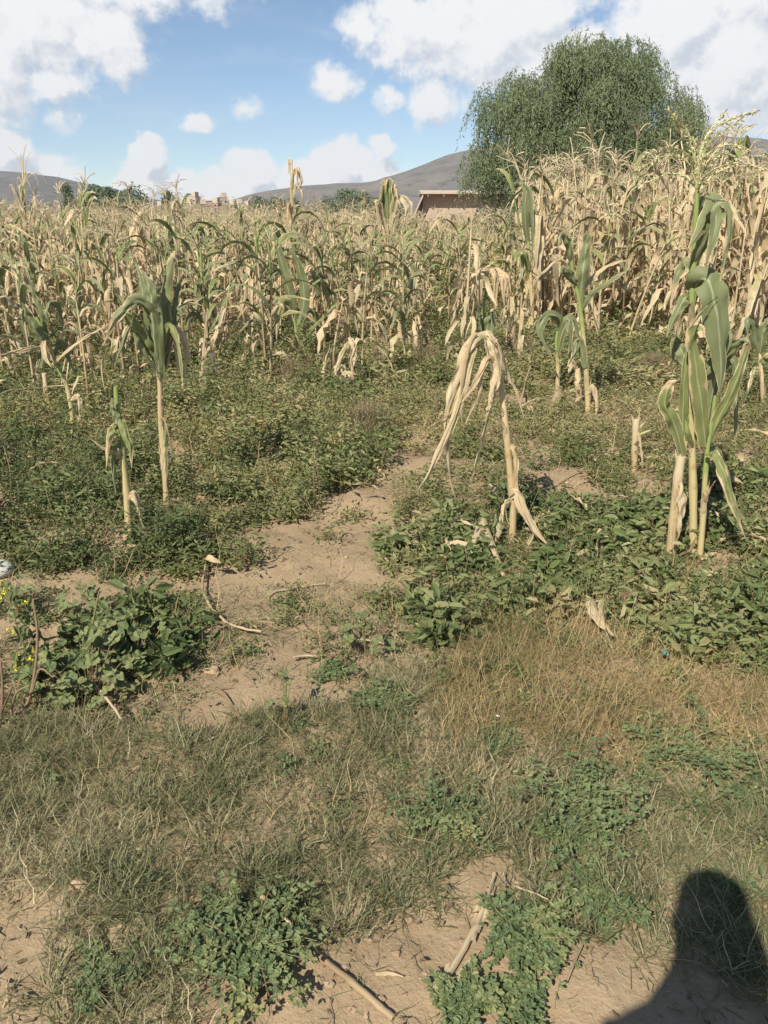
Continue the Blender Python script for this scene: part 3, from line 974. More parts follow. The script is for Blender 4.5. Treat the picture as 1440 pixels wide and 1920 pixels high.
def corn_geo(seed, style, h, lod=0):
    """one random maize plant -> shapes for stalk, leaves, tassel, ear"""
    rng = np.random.default_rng(seed)
    n = (11, 8, 6)[lod]
    ac = (4, 2, 1)[lod]
    st, lv, ta, ea = G(), G(), G(), G()
    lean = rng.normal(0, .05, 2)
    hs = h * (0.86 if style != 'broken' else .62)
    S = crom([(0, 0, -.04), (lean[0] * .3, lean[1] * .3, hs * .35), (lean[0], lean[1], hs * .7), (lean[0] * 1.9, lean[1] * 1.9, hs)], (14, 9, 5)[lod])
    r = np.linspace(.0135, .006, len(S)) * (1 + .12 * (np.arange(len(S)) % 2)) * rng.uniform(.85, 1.15)
    st.tube(S, r, (8, 6, 4)[lod], rng.random(), {'dry': 1, 'broken': 1, 'green': 0, 'turn': 0}[style])
    az0 = rng.uniform(0, 2 * PI)
    nl = int(rng.integers(9, 13)) if lod < 2 else int(rng.integers(9, 12))
    for k in range(nl):
        f = .14 + .84 * (k + rng.uniform(-.2, .2)) / nl
        p = S[int(np.clip(f * (len(S) - 1), 0, len(S) - 1))]
        az = az0 + PI * (k % 2) + rng.normal(0, .5)
        low = f < {'green': .38, 'turn': .55, 'dry': 2, 'broken': 2}[style]
        if low or (style == 'turn' and rng.random() < .25):
            L = rng.uniform(.38, .66) * h / 1.8
            P = leaf_path(rng, p, az, L, rng.uniform(.3, 1.25), rng.uniform(1.15, 1.5), rng.uniform(.16, .5), n, .22)
            lv.ribbon(P, leaf_w(n, rng.uniform(.042, .085), .5), leaf_dirs(P, az, rng.normal(0, 1.6)), ac, rng.uniform(-.35, .35), rng.random(), 2, .25 if lod < 2 else 0, rng.uniform(1.5, 4), rng.uniform(0, 6), .5 if lod < 2 else 0, int(rng.integers(0, 9999)))
            if rng.random() < .45:    # torn strip beside it
                P2 = P + rng.normal(0, .012, 3) + np.linspace(0, 1, n)[:, None] * rng.normal(0, .06, 3)
                lv.ribbon(P2, leaf_w(n, rng.uniform(.012, .025), .6), leaf_dirs(P2, az, rng.normal(0, 2)), 1, 0, rng.random(), 2)
        else:
            L = rng.uniform(.48, .78) * h / 1.8
            P = leaf_path(rng, p, az, L, rng.uniform(.95, 1.35), rng.uniform(.2, 1.25), rng.uniform(.6, 1.0), n, .05)
            lv.ribbon(P, leaf_w(n, rng.uniform(.05, .078)), leaf_dirs(P, az, rng.normal(0, .6)), ac, rng.uniform(.10, .28), rng.random(), 1 if style == 'turn' or rng.random() < .3 else 0, .10 if lod < 2 else 0, rng.uniform(3, 6), rng.uniform(0, 6))
    # leaf sheaths wrapped round the stalk
    if lod < 2:
        for k in range(3):
            f0 = rng.uniform(.05, .6)
            i0 = int(f0 * (len(S) - 1))
            seg = S[i0:i0 + 4]
            if len(seg) > 1:
                lv.tube(seg, r[i0:i0 + len(seg)] * 1.35, 5, rng.random(), 2)
    if style != 'broken':
        for B in tassel_branches(rng, S[-1], int(rng.integers(6, 11)), rng.uniform(.16, .25), rng.uniform(-.2, 1.3)):
            if lod == 0:
                spike(ta, B, .0026, rng, True)
            elif lod == 1:
                ta.tube(B, np.linspace(.0042, .003, len(B)), 3, rng.random())
            else:
                ta.ribbon(B[::2], .010, rng.normal(0, 1, 3)[None] * np.ones((4, 1)), 1, 0, rng.random(), 3)
    else:
        top = S[-1]
        for k in range(4):
            az = rng.uniform(0, 6.28)
            P = leaf_path(rng, top, az, rng.uniform(.35, .6), 1.0, 1.35, .25, n, .2)
            lv.ribbon(P, leaf_w(n, .05, .6), leaf_dirs(P, az, rng.normal(0, 1.2)), ac, .3, rng.random(), 2, .2, 3)
    if lod < 2 and rng.random() < .8:
        i0 = int(rng.uniform(.42, .6) * (len(S) - 1))
        az = az0 + rng.normal(0, .4)
        e = rng.uniform(.9, 1.3) if style == 'green' else rng.uniform(-1.2, 1.2)
        d = np.array((math.cos(e) * math.cos(az), math.cos(e) * math.sin(az), math.sin(e)))
        P = S[i0] + d * np.linspace(.0, .19, 7)[:, None]
        ea.tube(P, np.array((.008, .020, .026, .026, .022, .014, .004)), 7, rng.random())
        for k in range(4):
            q = leaf_path(rng, P[5], az + rng.normal(0, .8), rng.uniform(.06, .14), e, .9, .6, 5, .2)
            ea.ribbon(q, leaf_w(5, .026), leaf_dirs(q, az, rng.normal(0, 1)), 1, .2, rng.random())
    return st, lv, ta, ea


LEAFM = [M['leaf_green'], M['leaf_turn'], M['leaf_dry']]
STALKM = [M['stalk_green'], M['stalk_dry']]
COPYABLE = []


def corn_plant(seed, style, h, loc, label, group=None, lod=1):
    o = thing('corn_plant', loc, label, 'corn plant', group)
    st, lv, ta, ea = corn_geo(seed, style, h, lod)
    st.build('stalk', STALKM, o)
    lv.build('leaves', LEAFM, o)
    if ta.n:
        ta.build('tassel', M['tassel_fresh'] if style == 'green' else M['tassel'], o)
    if ea.n:
        ea.build('ear', M['husk'], o)
    return o


def copy_plant(src, loc, rz, s, tilt, label, group):
    r = src.copy()
    COL.objects.link(r)
    r.location = tuple(float(a) for a in loc)
    r.rotation_euler = (tilt[0], tilt[1], rz)
    r.scale = (s, s, s)
    r['label'], r['group'] = label, group
    for ch in src.children:
        c = ch.copy()
        COL.objects.link(c)
        c.parent = r
    return r


# ---- the plants near the path, each drawn from the photograph joint by joint
class Hero:
    def __init__(s, base, label, name='corn_plant', cat='corn plant'):
        s.b = ground(*base)
        s.b[2] = float(gz(s.b[0], s.b[1]))
        s.Y = s.b[1]
        s.o = thing(name, s.b, label, cat)
        s.rng = np.random.default_rng(int(base[0] * 7 + base[1]))

    def P(s, pts):
        """photo points (x, y[, metres toward the camera]) -> local metres on this plant's own plane"""
        return np.array([at(p[0], p[1], s.Y - (p[2] if len(p) > 2 else 0.0)) for p in pts]) - s.b

    def stalk(s, pts, r0, r1, mat='stalk_dry', name='stalk', n=16, nodes=True):
        P = crom(s.P(pts), n)
        if P[0][2] < 0.05:
            P[0][2] = -0.03
        r = np.linspace(r0, r1, n)
        if nodes:
            r = r * (1 + .16 * (np.arange(n) % 4 == 0))
        g = G()
        g.tube(P, r, 10, s.rng.random())
        o = g.build(name, M[mat], s.o)
        if nodes and r0 > .012:      # shreds of old sheath clinging to the cane
            for q in range(3):
                i0 = int(s.rng.integers(1, n * 2 // 3))
                seg = crom(P[i0:min(n, i0 + int(s.rng.integers(2, 4)))], 9)
                a = s.rng.uniform(-2.6, -.5)
                off = np.array((math.cos(a), math.sin(a), 0)) * r0 * 1.12
                fly = np.linspace(0, 1, 9)[:, None] ** 2 * (off * s.rng.uniform(0, 2.5))
                g = G()
                g.ribbon(seg + off + fly, leaf_w(9, s.rng.uniform(.014, .026), .6), np.cross(off, (0, 0, 1.0))[None] * np.ones((9, 1)), 4, -.3, s.rng.random(), 0, .1, 2, 0, .9, int(s.rng.integers(0, 999)))
                g.build('sheath', M['husk' if s.rng.random() < .5 else 'leaf_dry'], s.o)
        return o

    def leaf(s, pts, W, mat='leaf_green', face=0.0, twist=0.0, fold=.18, n=30, base=.6, wave=.07, name='leaf', wf=4, tip=None):
        P = crom(s.P(pts), n)
        tg = np.gradient(P, axis=0)
        tg /= np.linalg.norm(tg, axis=1, keepdims=True)
        view = np.array((0.0, -1.0, 0.35))
        sd = np.cross(tg, view)
        sd /= np.linalg.norm(sd, axis=1, keepdims=True) + 1e-9
        for k in range(1, n):
            if sd[k].dot(sd[k - 1]) < 0:
                sd[k] *= -1
        nr = np.cross(sd, tg)
        a = (face + twist * np.linspace(0, 1, n))[:, None]
        wd = sd * np.cos(a) + nr * np.sin(a)
        w = leaf_w(n, W, base)
        if tip:
            w = np.maximum(w, tip * W)
        g = G()
        dead = mat in ('leaf_dry', 'husk')
        sd0 = int(s.rng.integers(0, 9999))
        g.ribbon(P, w, wd, 8, fold, s.rng.random(), 0, wave, wf, s.rng.uniform(0, 6), .5 if dead else (.55 if W < .09 else .22), sd0)
        if mat == 'leaf_dry' and n > 12 and W > .02:
            for q in range(1):    # the blade has split into hanging strips
                i0 = int(s.rng.integers(1, n // 3))
                t = np.linspace(0, 1, n - i0)[:, None]
                P2 = P[i0:] + wd[i0:] * s.rng.uniform(-.5, .5) * W * (1 - t) + t * s.rng.normal(0, .5, 3) * W * np.array((1.5, 1.5, .6))
                a2 = s.rng.uniform(-1.2, 1.2) * (1 + t)
                g.ribbon(P2, leaf_w(n - i0, W * s.rng.uniform(.22, .5), .4), sd[i0:] * np.cos(a2) + nr[i0:] * np.sin(a2), 3, .4, s.rng.random(), 0, .2, 3, s.rng.uniform(0, 6), .9, sd0 + q + 1)
        return g.build(name, M[mat], s.o)

    def tassel(s, brs, mat='tassel_fresh', r=.003, beads=True):
        g = G()
        for b in brs:
            spike(g, crom(s.P(b), 12), r * 1.25, s.rng, beads)
        return g.build('tassel', M[mat], s.o)


# tallest plant on the right
h = Hero((1299, 1042), 'tallest green corn plant with broad drooping leaves and a wide open pale tassel')
h.stalk([(1299, 1042), (1300, 977), (1299, 893), (1297, 827), (1294, 747), (1297, 640), (1297, 567), (1300, 500), (1303, 433), (1306, 385), (1307, 358)], .019, .008, 'stalk_green', n=24)
h.leaf([(1303, 478, .0), (1326, 425, .02), (1347, 384, .03), (1364, 378, .05), (1374, 402, .08), (1368, 450, .09), (1357, 500, .09), (1346, 550, .08)], .070, face=1.1, twist=-.9, wave=.05)
h.leaf([(1307, 425, -.05), (1326, 385, -.05), (1343, 376, .0), (1332, 402, .05), (1313, 432, .07), (1290, 466, .08)], .092, face=.2, base=.45, wave=.05)
h.leaf([(1300, 505, .0), (1322, 450, .05), (1342, 402, .10), (1338, 440, .14), (1322, 500, .15)], .060, face=-.3, twist=.5)
h.leaf([(1300, 548, 0), (1314, 524, .06), (1332, 527, .11), (1341, 570, .13), (1349, 630, .13), (1352, 690, .12), (1349, 735, .12)], .130, face=.15, fold=.12, base=.5, wave=.05)
h.leaf([(1303, 720, 0), (1330, 690, .05), (1362, 640, .06), (1352, 600, .02), (1362, 560, -.03), (1352, 540, -.05)], .055, face=.3)
h.leaf([(1300, 505), (1286, 488, -.03), (1270, 515, -.05), (1258, 572, -.05)], .045, face=-.5)
h.leaf([(1300, 585), (1288, 558, .02), (1270, 585, .04), (1249, 632, .05)], .050, face=-.4)
h.leaf([(1346, 556, .14), (1325, 575, .17), (1303, 603, .19), (1287, 632, .19)], .016, 'leaf_turn', face=.9)
h.leaf([(1296, 840, .02), (1280, 800, .05), (1284, 700, .06), (1290, 640, .05)], .045, 'leaf_turn', face=.6)
h.leaf([(1293, 700, -.03), (1280, 660, -.06), (1266, 640, -.08), (1262, 690, -.09)], .05, face=.2)
h.leaf([(1302, 820, -.04), (1352, 690, -.10), (1378, 680, -.10), (1381, 760, -.10), (1379, 838, -.10)], .055, face=.35)
h.tassel([[(1307, 368), (1305, 330), (1303, 290), (1302, 262)],
          [(1307, 350), (1300, 293, .01), (1288, 250, .03), (1272, 230, .05), (1253, 207, .07)],
          [(1306, 340), (1297, 300, .04), (1275, 282, .09), (1250, 277, .13), (1210, 290, .17)],
          [(1307, 350), (1290, 305, .02), (1267, 293, .04), (1238, 295, .06), (1203, 315, .08)],
          [(1307, 358), (1288, 332, -.05), (1250, 327, -.09), (1200, 349, -.12)],
          [(1307, 345), (1315, 278, -.03), (1338, 242, -.06), (1375, 222, -.10), (1417, 210, -.14)],
          [(1307, 345), (1322, 282, .02), (1345, 252, .05), (1388, 227, .09)],
          [(1307, 340), (1314, 290, -.05), (1330, 246, -.10), (1358, 211, -.14)],
          [(1308, 350), (1312, 310, .03), (1324, 293, .05), (1340, 281, .06)],
          [(1308, 355), (1318, 322, .06), (1330, 303, .10), (1344, 296, .12)],
          [(1308, 362), (1316, 336, .05), (1342, 316, .11), (1383, 305, .16), (1427, 316, .20)],
          [(1308, 364), (1322, 342, -.04), (1348, 322, -.09), (1376, 310, -.13)],
          [(1308, 362), (1330, 318, -.08), (1352, 288, -.14), (1372, 292, -.17), (1388, 306, -.18)],
          [(1308, 358), (1330, 300, -.06), (1360, 271, -.10), (1402, 284, -.13)]])

h = Hero((1312, 1048), 'short thin corn shoot with upright pale-edged leaves right in front of the tallest plant')
h.stalk([(1312, 1048), (1318, 975), (1322, 900), (1326, 845), (1334, 792), (1341, 742)], .0145, .007, 'stalk_green', n=18)
h.leaf([(1323, 838, .01), (1317, 780, .04), (1306, 700, .07), (1301, 645, .09), (1304, 620, .11), (1314, 618, .13), (1318, 632, .15)], .066, 'leaf_turn', face=.1, fold=.10, base=.75, tip=.5)
h.leaf([(1331, 830, .0), (1345, 790, .02), (1366, 748, .05), (1385, 702, .07), (1400, 655, .08), (1404, 640, .10)], .046, 'leaf_turn', face=.25, base=.7)
h.leaf([(1328, 790, -.02), (1340, 705, -.02), (1366, 665, .01), (1390, 640, .04), (1405, 644, .07)], .062, face=-.35)
h.leaf([(1326, 850, .03), (1344, 856, .09), (1362, 905, .12), (1378, 955, .13), (1398, 1010, .13)], .052, 'leaf_turn', face=.3)
h.leaf([(1326, 868, -.02), (1340, 845, -.06), (1356, 880, -.09), (1376, 950, -.11), (1420, 1012, -.12)], .042, face=-.4)
h = Hero((1256, 1046), 'snapped pale corn stub leaning beside the foot of the tallest plant')
h.stalk([(1256, 1046), (1262, 980), (1270, 905), (1277, 856)], .020, .020, 'stalk_pale', n=12)
h.leaf([(1277, 900, .02), (1281, 940, .05), (1277, 985, .06), (1272, 1010, .06)], .045, 'husk', face=.5, name='husk')
h.leaf([(1281, 856, .0), (1263, 792, .03), (1246, 760, .05), (1255, 722, .06), (1270, 712, .07)], .062, 'leaf_turn', face=.2, base=.5)
h.leaf([(1280, 858, -.01), (1284, 800, .02), (1288, 745, .02)], .03, 'stalk_green', face=.6)
for a, b in (((1270, 862), (1266, 842)), ((1280, 860), (1284, 838)), ((1274, 860), (1277, 846))):
    h.leaf([a, b], .012, 'husk', name='splinter', n=5)
for k, (x0, x1, y1) in enumerate(((1262, 1272, 1000), (1290, 1306, 1004), (1272, 1290, 1032))):
    h.leaf([(x0, 1044, .03), (x1, y1, .10)], .014, 'husk', face=.4, name='husk', n=6)

# bent dry plant by the path
h = Hero((960, 1010), 'dead bleached corn plant snapped over at the top, ragged leaves hanging to its left')
h.stalk([(960, 1010), (962, 950), (956, 880), (950, 815), (944, 760), (937, 700), (927, 655), (914, 622)], .0185, .011, 'stalk_dry', n=20)
D_ = 'leaf_dry'
h.leaf([(926, 648), (908, 634, .03), (888, 648, .08), (868, 690, .11), (852, 735, .13), (840, 775, .14), (833, 812, .15)], .062, D_, face=.3, twist=.5, base=.8, fold=.3)
h.leaf([(892, 652, .08), (878, 690, .11), (866, 742, .14), (846, 800, .17), (820, 855, .19), (803, 892, .20), (784, 918, .21)], .038, D_, face=-.4, twist=1.2, base=.5)
h.leaf([(868, 720, .12), (848, 772, .14), (841, 820, .15), (843, 880, .15), (851, 920, .15), (861, 952, .15)], .026, D_, face=.3, twist=1.0)
h.leaf([(934, 690, .02), (918, 672, .06), (905, 695, .10), (882, 735, .13), (850, 772, .15), (810, 798, .17)], .032, D_, face=.2, twist=.8, fold=.35)
h.leaf([(932, 690, .01), (926, 735, .06), (912, 800, .10), (896, 860, .12), (882, 912, .13)], .030, D_, face=.4, twist=.6)
h.leaf([(936, 680, .02), (930, 712, .07), (922, 745, .09), (915, 770, .10)], .040, D_, face=.1, base=.9, tip=.4)
h.leaf([(916, 672, .05), (905, 700, .08), (898, 740, .10), (880, 782, .12), (868, 806, .12)], .020, D_, face=.5)
h.leaf([(916, 620), (922, 650, .03), (934, 690, .04), (940, 735, .04)], .050, D_, face=.1, base=.6, tip=.3, fold=.3)
h.leaf([(912, 618, .01), (926, 636, .03), (937, 652, .03), (941, 690, .03)], .026, D_, face=.6)
h.leaf([(939, 660, -.02), (954, 702, -.04), (970, 738, -.05), (984, 790, -.05)], .020, D_, face=.3)
h.leaf([(955, 930, .02), (968, 925, .06), (985, 960, .10), (1005, 995, .13), (1029, 1024, .16)], .045, D_, face=.2, base=.7)
h.leaf([(957, 935, .02), (945, 955, .06), (935, 985, .08)], .03, D_, face=.4)
h.leaf([(953, 830, .01), (966, 850, .02), (968, 905, .03), (972, 945, .03)], .035, D_, face=.5, name='sheath')

# left pair
h = Hero((313, 948), 'dark green corn plant on a bare tan stalk, tallest of those left of the path')
h.stalk([(313, 948), (310, 893), (305, 840), (302, 793), (300, 720), (297, 687), (294, 630), (289, 560), (284, 515)], .0185, .008, 'stalk_pale', n=20)
h.leaf([(300, 700), (288, 640, .03), (272, 570, .05), (262, 520, .05), (252, 486, .04)], .060, face=.5)
h.leaf([(300, 710, .02), (290, 640, .07), (284, 570, .08), (278, 535, .07), (265, 505, .05)], .080, face=.2, fold=.25)
h.leaf([(302, 705, -.02), (309, 640, -.04), (309, 560, -.05), (318, 500, -.05), (326, 486, -.06), (334, 520, -.07)], .060, face=.3)
h.leaf([(298, 650, .02), (285, 590, .08), (262, 565, .13), (238, 575, .18), (216, 600, .21), (192, 650, .22)], .062, face=.5, wave=.09)
h.leaf([(298, 690, .02), (280, 655, .07), (256, 620, .11), (236, 592, .14), (226, 600, .16)], .060, 'leaf_turn', face=.3)
h.leaf([(300, 700, .02), (268, 660, .08), (246, 612, .10), (228, 650, .12), (215, 690, .12)], .028, face=.3)
h.leaf([(300, 690, -.02), (322, 600, -.07), (332, 548, -.1), (338, 520, -.12)], .050, face=.5)
h.leaf([(302, 660, .03), (316, 612, .06), (332, 640, .09), (338, 690, .10), (343, 728, .10)], .035, 'leaf_turn', face=-.5)
h.leaf([(304, 690, -.03), (320, 622, -.06), (340, 630, -.08), (350, 660, -.08), (344, 700, -.08)], .050, D_, face=.2, base=.9, fold=.35, tip=.35)
h.leaf([(304, 690, -.03), (316, 626, -.05), (330, 640, -.06), (333, 695, -.06)], .040, D_, face=.5, base=.9, tip=.3)
h.leaf([(303, 780, .02), (313, 800, .03), (322, 850, .03), (317, 872, .03)], .012, 'husk', face=.9, name='sheath')
h.leaf([(305, 800, .015), (309, 850, .03), (312, 915, .02)], .034, 'husk', face=.1, name='sheath', base=.7, fold=.5)
h.tassel([[(284, 515), (272, 495), (258, 480)], [(284, 515), (278, 485, .03), (262, 468, .06)], [(284, 515), (286, 485), (280, 462)]], 'tassel', .002)

h = Hero((243, 1010), 'decapitated corn stub, yellow-green above and tan at the foot, with shredded leaf sheaths')
h.stalk([(243, 1010), (238, 930), (231, 862), (228, 815), (221, 772), (217, 725)], .0195, .010, 'stalk_green', n=18)
h.leaf([(229, 820, .01), (213, 780, .03), (209, 745, .04)], .05, face=.3, base=.9)
h.leaf([(222, 780, .01), (232, 805, .05), (244, 840, .07), (247, 880, .07)], .035, 'leaf_turn', face=.4)
h.leaf([(226, 800, .01), (214, 802, .05), (204, 822, .07), (199, 880, .08)], .038, 'leaf_turn', face=.2)
h.leaf([(228, 830, .01), (215, 842, .04), (213, 880, .05), (218, 930, .05)], .025, 'leaf_turn', face=.5)
h.leaf([(229, 862, .01), (212, 850, .05), (190, 838, .07), (168, 822, .08)], .022, D_, face=.3)
h.leaf([(240, 935, .02), (250, 925, .04), (260, 950, .05), (268, 990, .04)], .034, 'leaf_dry', face=.5, base=.6, fold=.4)
h.leaf([(242, 1000, .02), (232, 1012, .05)], .03, 'husk', n=5, face=.2)

h = Hero((138, 824), 'leaning corn plant with bent green blades and one long orange dry leaf, far left')
h.stalk([(138, 824), (134, 765), (124, 720), (108, 687), (84, 628), (68, 594)], .0175, .009, 'stalk_green', n=16)
h.leaf([(84, 630), (72, 580, .04), (60, 545, .06), (47, 500, .07)], .055, face=.4)
h.leaf([(90, 650, .02), (70, 625, .08), (52, 592, .12), (40, 566, .14)], .075, face=.2, fold=.25)
h.leaf([(97, 683, .03), (127, 655, .08), (158, 632, .12), (187, 617, .16), (214, 602, .19)], .030, D_, face=.3, twist=1.3, fold=.35)
h.leaf([(100, 668, .02), (82, 640, .06), (84, 670, .10), (97, 690, .12)], .030, D_, face=.3)
h.leaf([(80, 655, .05), (60, 652, .10), (30, 660, .14), (-10, 668, .18)], .030, D_, face=.4)
h.leaf([(76, 610, -.02), (92, 570, -.06), (108, 575, -.1), (120, 610, -.12)], .045, face=.4)
h.leaf([(88, 635, -.02), (110, 618, -.06), (140, 620, -.12), (180, 625, -.16)], .030, face=.6)
h.leaf([(100, 670, -.02), (112, 640, -.06), (128, 670, -.10), (140, 700, -.11)], .045, face=.3)
h.leaf([(132, 750, .02), (146, 742, .04), (150, 770, .06), (146, 795, .06)], .035, 'husk', face=.2)
h.leaf([(75, 690, .05), (78, 650, .05), (66, 700, .06)], .04, 'leaf_green', face=.3)
h = Hero((94, 776), 'bare grey corn stub just behind the leaning plant on the left')
h.stalk([(94, 776), (88, 740), (83, 700)], .020, .018, 'stalk_dry', n=8)

# middle distance, right of the path
h = Hero((1103, 778), 'tall green corn plant with a long bare pale stalk and leaves snapped sideways')
h.stalk([(1103, 778), (1100, 710), (1095, 643), (1090, 595), (1083, 548), (1074, 512), (1070, 472)], .022, .010, 'stalk_green', n=18)
h.leaf([(1088, 570), (1094, 500, .06), (1101, 450, .08), (1100, 432, .09)], .085, face=.3)
h.leaf([(1090, 578), (1110, 550, .08), (1145, 525, .16), (1182, 503, .2)], .050, face=.6)
h.leaf([(1092, 545), (1115, 515, -.06), (1145, 495, -.1), (1180, 486, -.12)], .035, D_, face=.5)
h.leaf([(1083, 540), (1072, 520, .06), (1055, 505, .12), (1048, 520, .16)], .060, face=.3)
h.leaf([(1072, 500), (1066, 460, .06), (1054, 440, .12), (1046, 468, .16)], .055, face=.4)
h.leaf([(1076, 520), (1052, 488, .08), (1020, 510, .15), (1000, 523, .2)], .025, D_, face=.4)
h.leaf([(1097, 690, .03), (1086, 640, .06), (1078, 662, .10), (1062, 690, .13)], .06, 'leaf_green', face=.4)
h.leaf([(1102, 740, .02), (1112, 725, .06), (1120, 755, .08), (1116, 795, .09)], .05, 'husk', face=.3)
h.tassel([[(1070, 472), (1068, 440), (1062, 405)], [(1070, 470), (1060, 430, .05), (1045, 425, .1)], [(1070, 470), (1078, 430), (1090, 420)]], 'tassel_fresh', .003)
h = Hero((1088, 764), 'short brown corn stump touching the bare pale stalk')
h.stalk([(1088, 764), (1084, 720), (1082, 692)], .028, .026, 'stalk_dry', n=8)
h.leaf([(1082, 696), (1074, 680, .05), (1070, 690, .08), (1066, 700, .1)], .05, 'husk', face=.2)
h = Hero((1046, 745), 'short green corn plant with one arched pale-edged leaf, left of the bare pale stalk')
h.stalk([(1046, 745), (1046, 690), (1043, 640), (1050, 600)], .018, .009, 'stalk_green', n=12)
h.leaf([(1046, 640), (1052, 602, .05), (1030, 590, .12), (1014, 612, .17), (1022, 645, .18), (1040, 680, .18)], .075, face=.2)
h.leaf([(1046, 660), (1058, 610, .05), (1068, 600, .08), (1070, 640, .1), (1066, 690, .1)], .075, face=.4)
h.leaf([(1044, 640, -.03), (1060, 600, -.08), (1078, 600, -.12), (1086, 650, -.14)], .070, face=.3)
h.leaf([(1044, 660, .02), (1010, 645, .1), (975, 668, .2)], .03, face=.5)
h = Hero((1190, 890), 'broken bare corn stub with a frayed top standing in the weeds')
h.stalk([(1190, 890), (1190, 840), (1193, 787)], .0195, .019, 'stalk_pale', n=10)
for a, b in (((1188, 790), (1184, 776)), ((1196, 790), (1200, 774)), ((1194, 805), (1212, 790)), ((1198, 815), (1222, 806))):
    h.leaf([a, b], .014, 'husk', n=5, name='splinter')
h.leaf([(1197, 810, .02), (1204, 850, .05), (1206, 885, .05)], .02, 'husk', face=.3)
h = Hero((660, 752), 'small dead corn plant broken into an upside-down V in the middle of the weeds')
h.stalk([(660, 752), (662, 710), (658, 670), (656, 632)], .015, .010, 'stalk_pale', n=10)
h.leaf([(656, 640), (645, 660, .08), (632, 690, .14), (628, 705, .17)], .045, 'leaf_dry', face=.3)
h.leaf([(656, 632), (664, 650, .06), (655, 690, .1)], .05, 'leaf_dry', face=.4)
h.leaf([(640, 700, .1), (655, 698, .1), (668, 702, .1)], .035, 'husk', face=.4)
h = Hero((560, 675), 'green corn plant with two long dark blades standing straight up, middle of the field')
h.stalk([(560, 675), (558, 640), (552, 600), (548, 560)], .022, .012, 'stalk_green', n=10)
h.leaf([(552, 600), (540, 540, .08), (522, 470, .12), (510, 428, .14)], .11, face=.45)
h.leaf([(556, 620), (570, 560, .05), (560, 500, .1), (540, 462, .14)], .11, face=.3)
h.leaf([(560, 650), (590, 610, .15), (625, 575, .3), (648, 562, .4)], .05, 'leaf_turn', face=.7)
h.leaf([(562, 660), (585, 640, .15), (605, 612, .25), (640, 580, .35)], .03, 'leaf_turn', face=.4)
h.leaf([(552, 610), (530, 570, .1), (500, 560, .2), (480, 600, .3)], .06, 'leaf_dry', face=.3)
h.leaf([(553, 600), (570, 580, -.1), (592, 590, -.2), (596, 640, -.25)], .08, face=.3)
h.leaf([(551, 590), (535, 565, .1), (522, 590, .2), (518, 640, .2)], .09, 'leaf_turn', face=.3)
h = Hero((912, 690), 'green corn plant topped by a hanging bunch of bleached leaves, behind the snapped dead one')
h.stalk([(912, 690), (908, 640), (905, 590), (912, 545), (918, 512)], .02, .012, 'stalk_green', n=10)
for k, (x1, x2, y2) in enumerate(((890, 884, 550), (902, 897, 590), (930, 928, 592), (942, 946, 575), (948, 952, 555))):
    h.leaf([(918, 520), ((918 + x1) / 2 + 2, 508, .06), (x1, 520, .12), (x2, y2, .14)], .085, 'leaf_dry', face=.2 * k - .4, base=.6)
h.leaf([(907, 640), (898, 600, .08), (890, 580, .1)], .08, face=.2)
h.leaf([(908, 650), (916, 600, .08), (925, 590, .1), (924, 640, .12)], .08, face=.3)
h = Hero((395, 690), 'slim bright green corn stalk standing among weeds right of the dark green plant')
h.stalk([(395, 690), (390, 640), (384, 580), (379, 530), (376, 468)], .02, .010, 'stalk_green', n=12)
h.leaf([(384, 570), (372, 530, .05), (366, 560, .1)], .06, face=.3)
h.leaf([(380, 540), (392, 500, .05), (396, 480, .08)], .07, face=.3)
h.leaf([(388, 610), (366, 590, .1), (352, 600, .15), (352, 650, .18)], .05, face=.3)
h.leaf([(390, 620), (405, 600, .1), (432, 540, .2), (442, 520, .22)], .07, face=.5)
h = Hero((1436, 770), 'pair of corn stubs carrying fresh green leaves at the right edge')
h.stalk([(1432, 768), (1428, 710), (1424, 660)], .020, .012, 'stalk_dry', n=8)
h.leaf([(1424, 670), (1414, 620, .06), (1402, 600, .1), (1404, 640, .13)], .07, face=.3)
h.leaf([(1424, 670), (1432, 620, .06), (1450, 600, .1), (1475, 620, .13)], .07, face=.3)
h.leaf([(1424, 690), (1440, 670, .06), (1470, 660, .12)], .06, 'leaf_turn', face=.3)
h.leaf([(1424, 690), (1412, 700, .06), (1402, 740, .12)], .05, 'husk', face=.3)

# tall single plants that rise over the field
h = Hero((1000, 640), 'slender tall corn plant with a wine-red bent tassel in front of the round tree')
h.stalk([(1000, 640), (996, 540), (990, 450), (986, 380), (978, 340)], .022, .008, 'stalk_green', n=14)
h.leaf([(990, 460), (984, 400, .1), (990, 350, .14), (996, 400, .18), (1000, 520, .18)], .09, face=.4)
h.leaf([(988, 430), (1000, 390, -.1), (1010, 420, -.14), (1016, 480, -.16)], .08, 'leaf_dry', face=.3)
h.leaf([(994, 520), (985, 480, .1), (976, 500, .15), (980, 560, .16)], .08, 'leaf_turn', face=.3)
h.tassel([[(990, 345), (996, 325), (1008, 314), (1018, 312)], [(990, 350), (1000, 345), (1010, 358)], [(988, 350), (994, 332), (1004, 322), (1016, 330)]], 'tassel', .006, False)
h.tassel([[(978, 340), (970, 312), (960, 300), (932, 270)], [(976, 336), (966, 308), (950, 300), (930, 292)], [(976, 330), (962, 310), (938, 322)], [(977, 335), (985, 312), (992, 298)],
          [(974, 325), (960, 290), (950, 285)], [(978, 338), (986, 325), (990, 300)]], 'tassel', .006, False)
